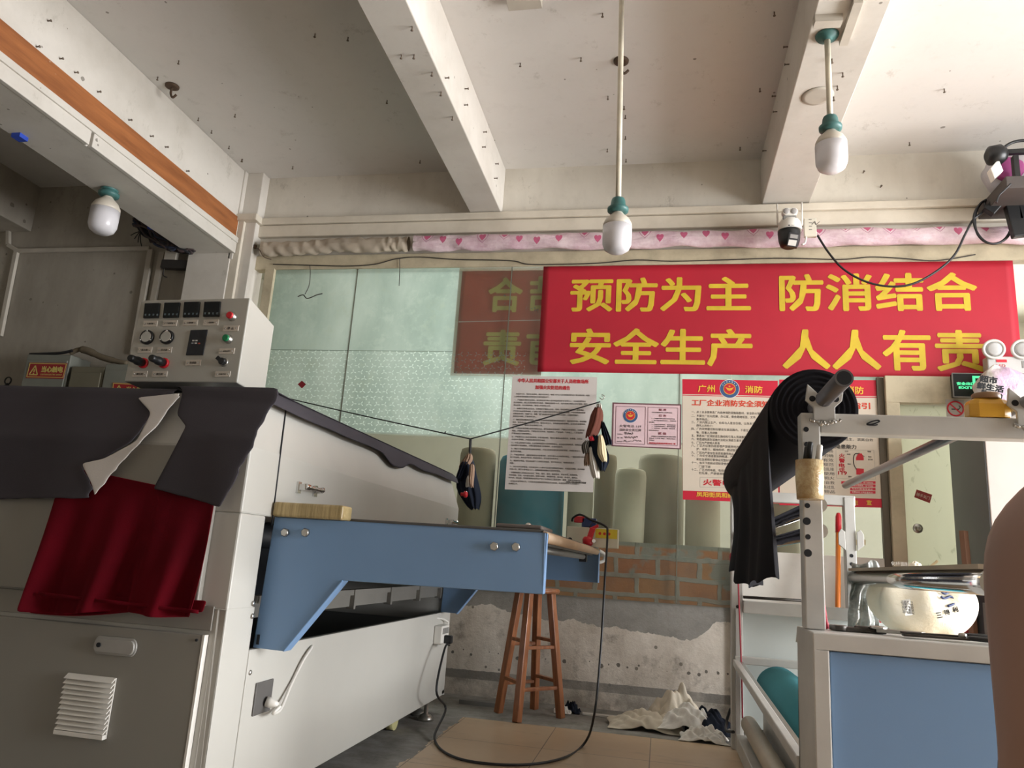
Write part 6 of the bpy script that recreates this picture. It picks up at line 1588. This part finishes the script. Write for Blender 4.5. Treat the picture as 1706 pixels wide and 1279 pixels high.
for s_ in (-1, 1):
    sh_ = add((s_*.15, 0, .945), .062, ct2); dl_ = add((s_*.20, .0, .905), .058, sh_); ua = add((s_*.205, .01, .80), .047, dl_); el_ = add((s_*.205, .035, .665), .036, ua)
    fa = add((s_*.185, .12, .60), .036, el_); wr = add((s_*.12, .235, .565), .025, fa)
    base = Vector((s_*.12, .235, .565)); hand(wr, base, Vector((-s_*.35, 1, -.05)), -s_)
    up = .14 if s_ < 0 else 0
    hp = add((s_*.09, .04, .48), .085, pel); kx = -.04 if s_ < 0 else .13
    kn_ = add((kx, .38, .49+up), .056, hp); cf = add((kx, .40, .33+up*.5), .052, kn_); an = add((kx, .40, .08), .034, cf)
    hl_ = add((kx, .40, .04), .035, an); add((kx, .53, .03), (.04, .025), hl_)
skin_mesh('body', V, E_, rad, m_skin, 0)
def sub_skin(name, pts, rads, edges, m, root=0): return skin_mesh(name, [Vector((PX+p[0], PY+p[1], p[2]+PZ*min(1, max(0, (p[2]-.45)/.15)))) for p in pts], edges, rads, m, root)
sub_skin('tank_top', [(0, 0, .50), (0, .01, .64), (0, .01, .82), (0, .0, .90), (-.085, 0, .965), (.085, 0, .965)], [(.16, .12), (.137, .10), (.155, .11), (.128, .085), .035, .035], [(0, 1), (1, 2), (2, 3), (3, 4), (3, 5)], m_navy_c)
sub_skin('shorts', [(0, 0, .53), (0, .01, .47), (-.095, .06, .50), (-.04, .40, .64), (.095, .06, .485), (.125, .32, .495)], [(.165, .125), (.15, .12), .10, .082, .10, .082], [(0, 1), (1, 2), (2, 3), (1, 4), (4, 5)], m_navy_c)
sub_skin('hair', [(0, -.01, 1.10), (0, .0, 1.16), (0, .012, 1.235), (0, .02, 1.27)], [(.062, .05), (.084, .08), (.082, .09), (.05, .06)], [(0, 1), (1, 2), (2, 3)], m_hair)
# face: eyes, nose, mouth, ears
fy_ = PY+.125
for s_ in (-1, 1):
    G().lathe((PX+s_*.03, fy_-.014, 1.17+PZ), [(.011, 0), (.009, .006), (.001, .009)], (0, 1, 0), 14).build('eye', m_white, pr)
    lump('ear', (PX+s_*.083, PY+.03, 1.15+PZ), .012, .02, .032, m_skin, pr, .1)
lump('nose', (PX, fy_, 1.145+PZ), .014, .018, .022, m_skin, pr, .05); lump('mouth', (PX, fy_-.008, 1.105+PZ), .022, .010, .007, mat('lips', '8a5148', .5), pr, .05)
# the stool the person sits on
ss = thing('low_stool', 'plain dark stool under the seated person, outside the picture edge', 'stool', (PX, PY, 0))
G().lathe((PX, PY-.01, .335), [(.15, 0), (.16, .01), (.16, .03), (.15, .04)], (0, 0, 1)).build('seat', m_iron, ss)
for a_ in (45, 135, 225, 315):
    G().bar((PX+.17*math.cos(R(a_)), PY-.01+.17*math.sin(R(a_)), 0), (PX+.11*math.cos(R(a_)), PY-.01+.11*math.sin(R(a_)), .34), .03, .03).build('leg', m_iron, ss)
# ================================================================== LIGHT
def area(name, loc, rot, sx, sy, pw, col=(1, 1, 1), spread=None):
    l = bpy.data.lights.new(name, 'AREA'); l.shape = 'RECTANGLE'; l.size = sx; l.size_y = sy; l.energy = pw; l.color = col
    if spread: l.spread = spread
    o = bpy.data.objects.new(name, l); C.objects.link(o); o.location = loc; o.rotation_euler = rot
    return o
# daylight through the wide street opening on the right
area('daylight_opening', (7.0, 3.7, 1.1), (0, R(90), 0), 4.0, 7, 1500, (.985, .99, 1))
# room behind the glass: daylight and two added fill lamps
area('far_room_roll_fill', (-.2, 6.5, 3.7), (0, 0, 0), 5, .6, 48, (1, 1, .97))  # added overhead fill for the fronts of the cloth rolls, no fixture there
area('far_room_film_fill', (-1.0, 6.75, 2.55), (R(-90), 0, 0), .9, .7, 22, (.96, 1, 1))  # added lamp behind the film to give it a bright patch, no window there
area('daylight_far_room_side', (3.6, 8.4, 2.0), (R(-90), 0, 0), 1.8, 2.2, 70, (1, 1, .96))
w = bpy.data.worlds.new('sky'); bpy.context.scene.world = w; w.use_nodes = True
w.node_tree.nodes['Background'].inputs[0].default_value = (.93, .97, 1, 1)
w.node_tree.nodes['Background'].inputs[1].default_value = 2.2
sc = bpy.context.scene
sc.view_settings.view_transform = 'Standard'; sc.view_settings.look = 'None'
sc.view_settings.exposure = 0.5; sc.view_settings.gamma = 1
sc.view_settings.use_curve_mapping = False
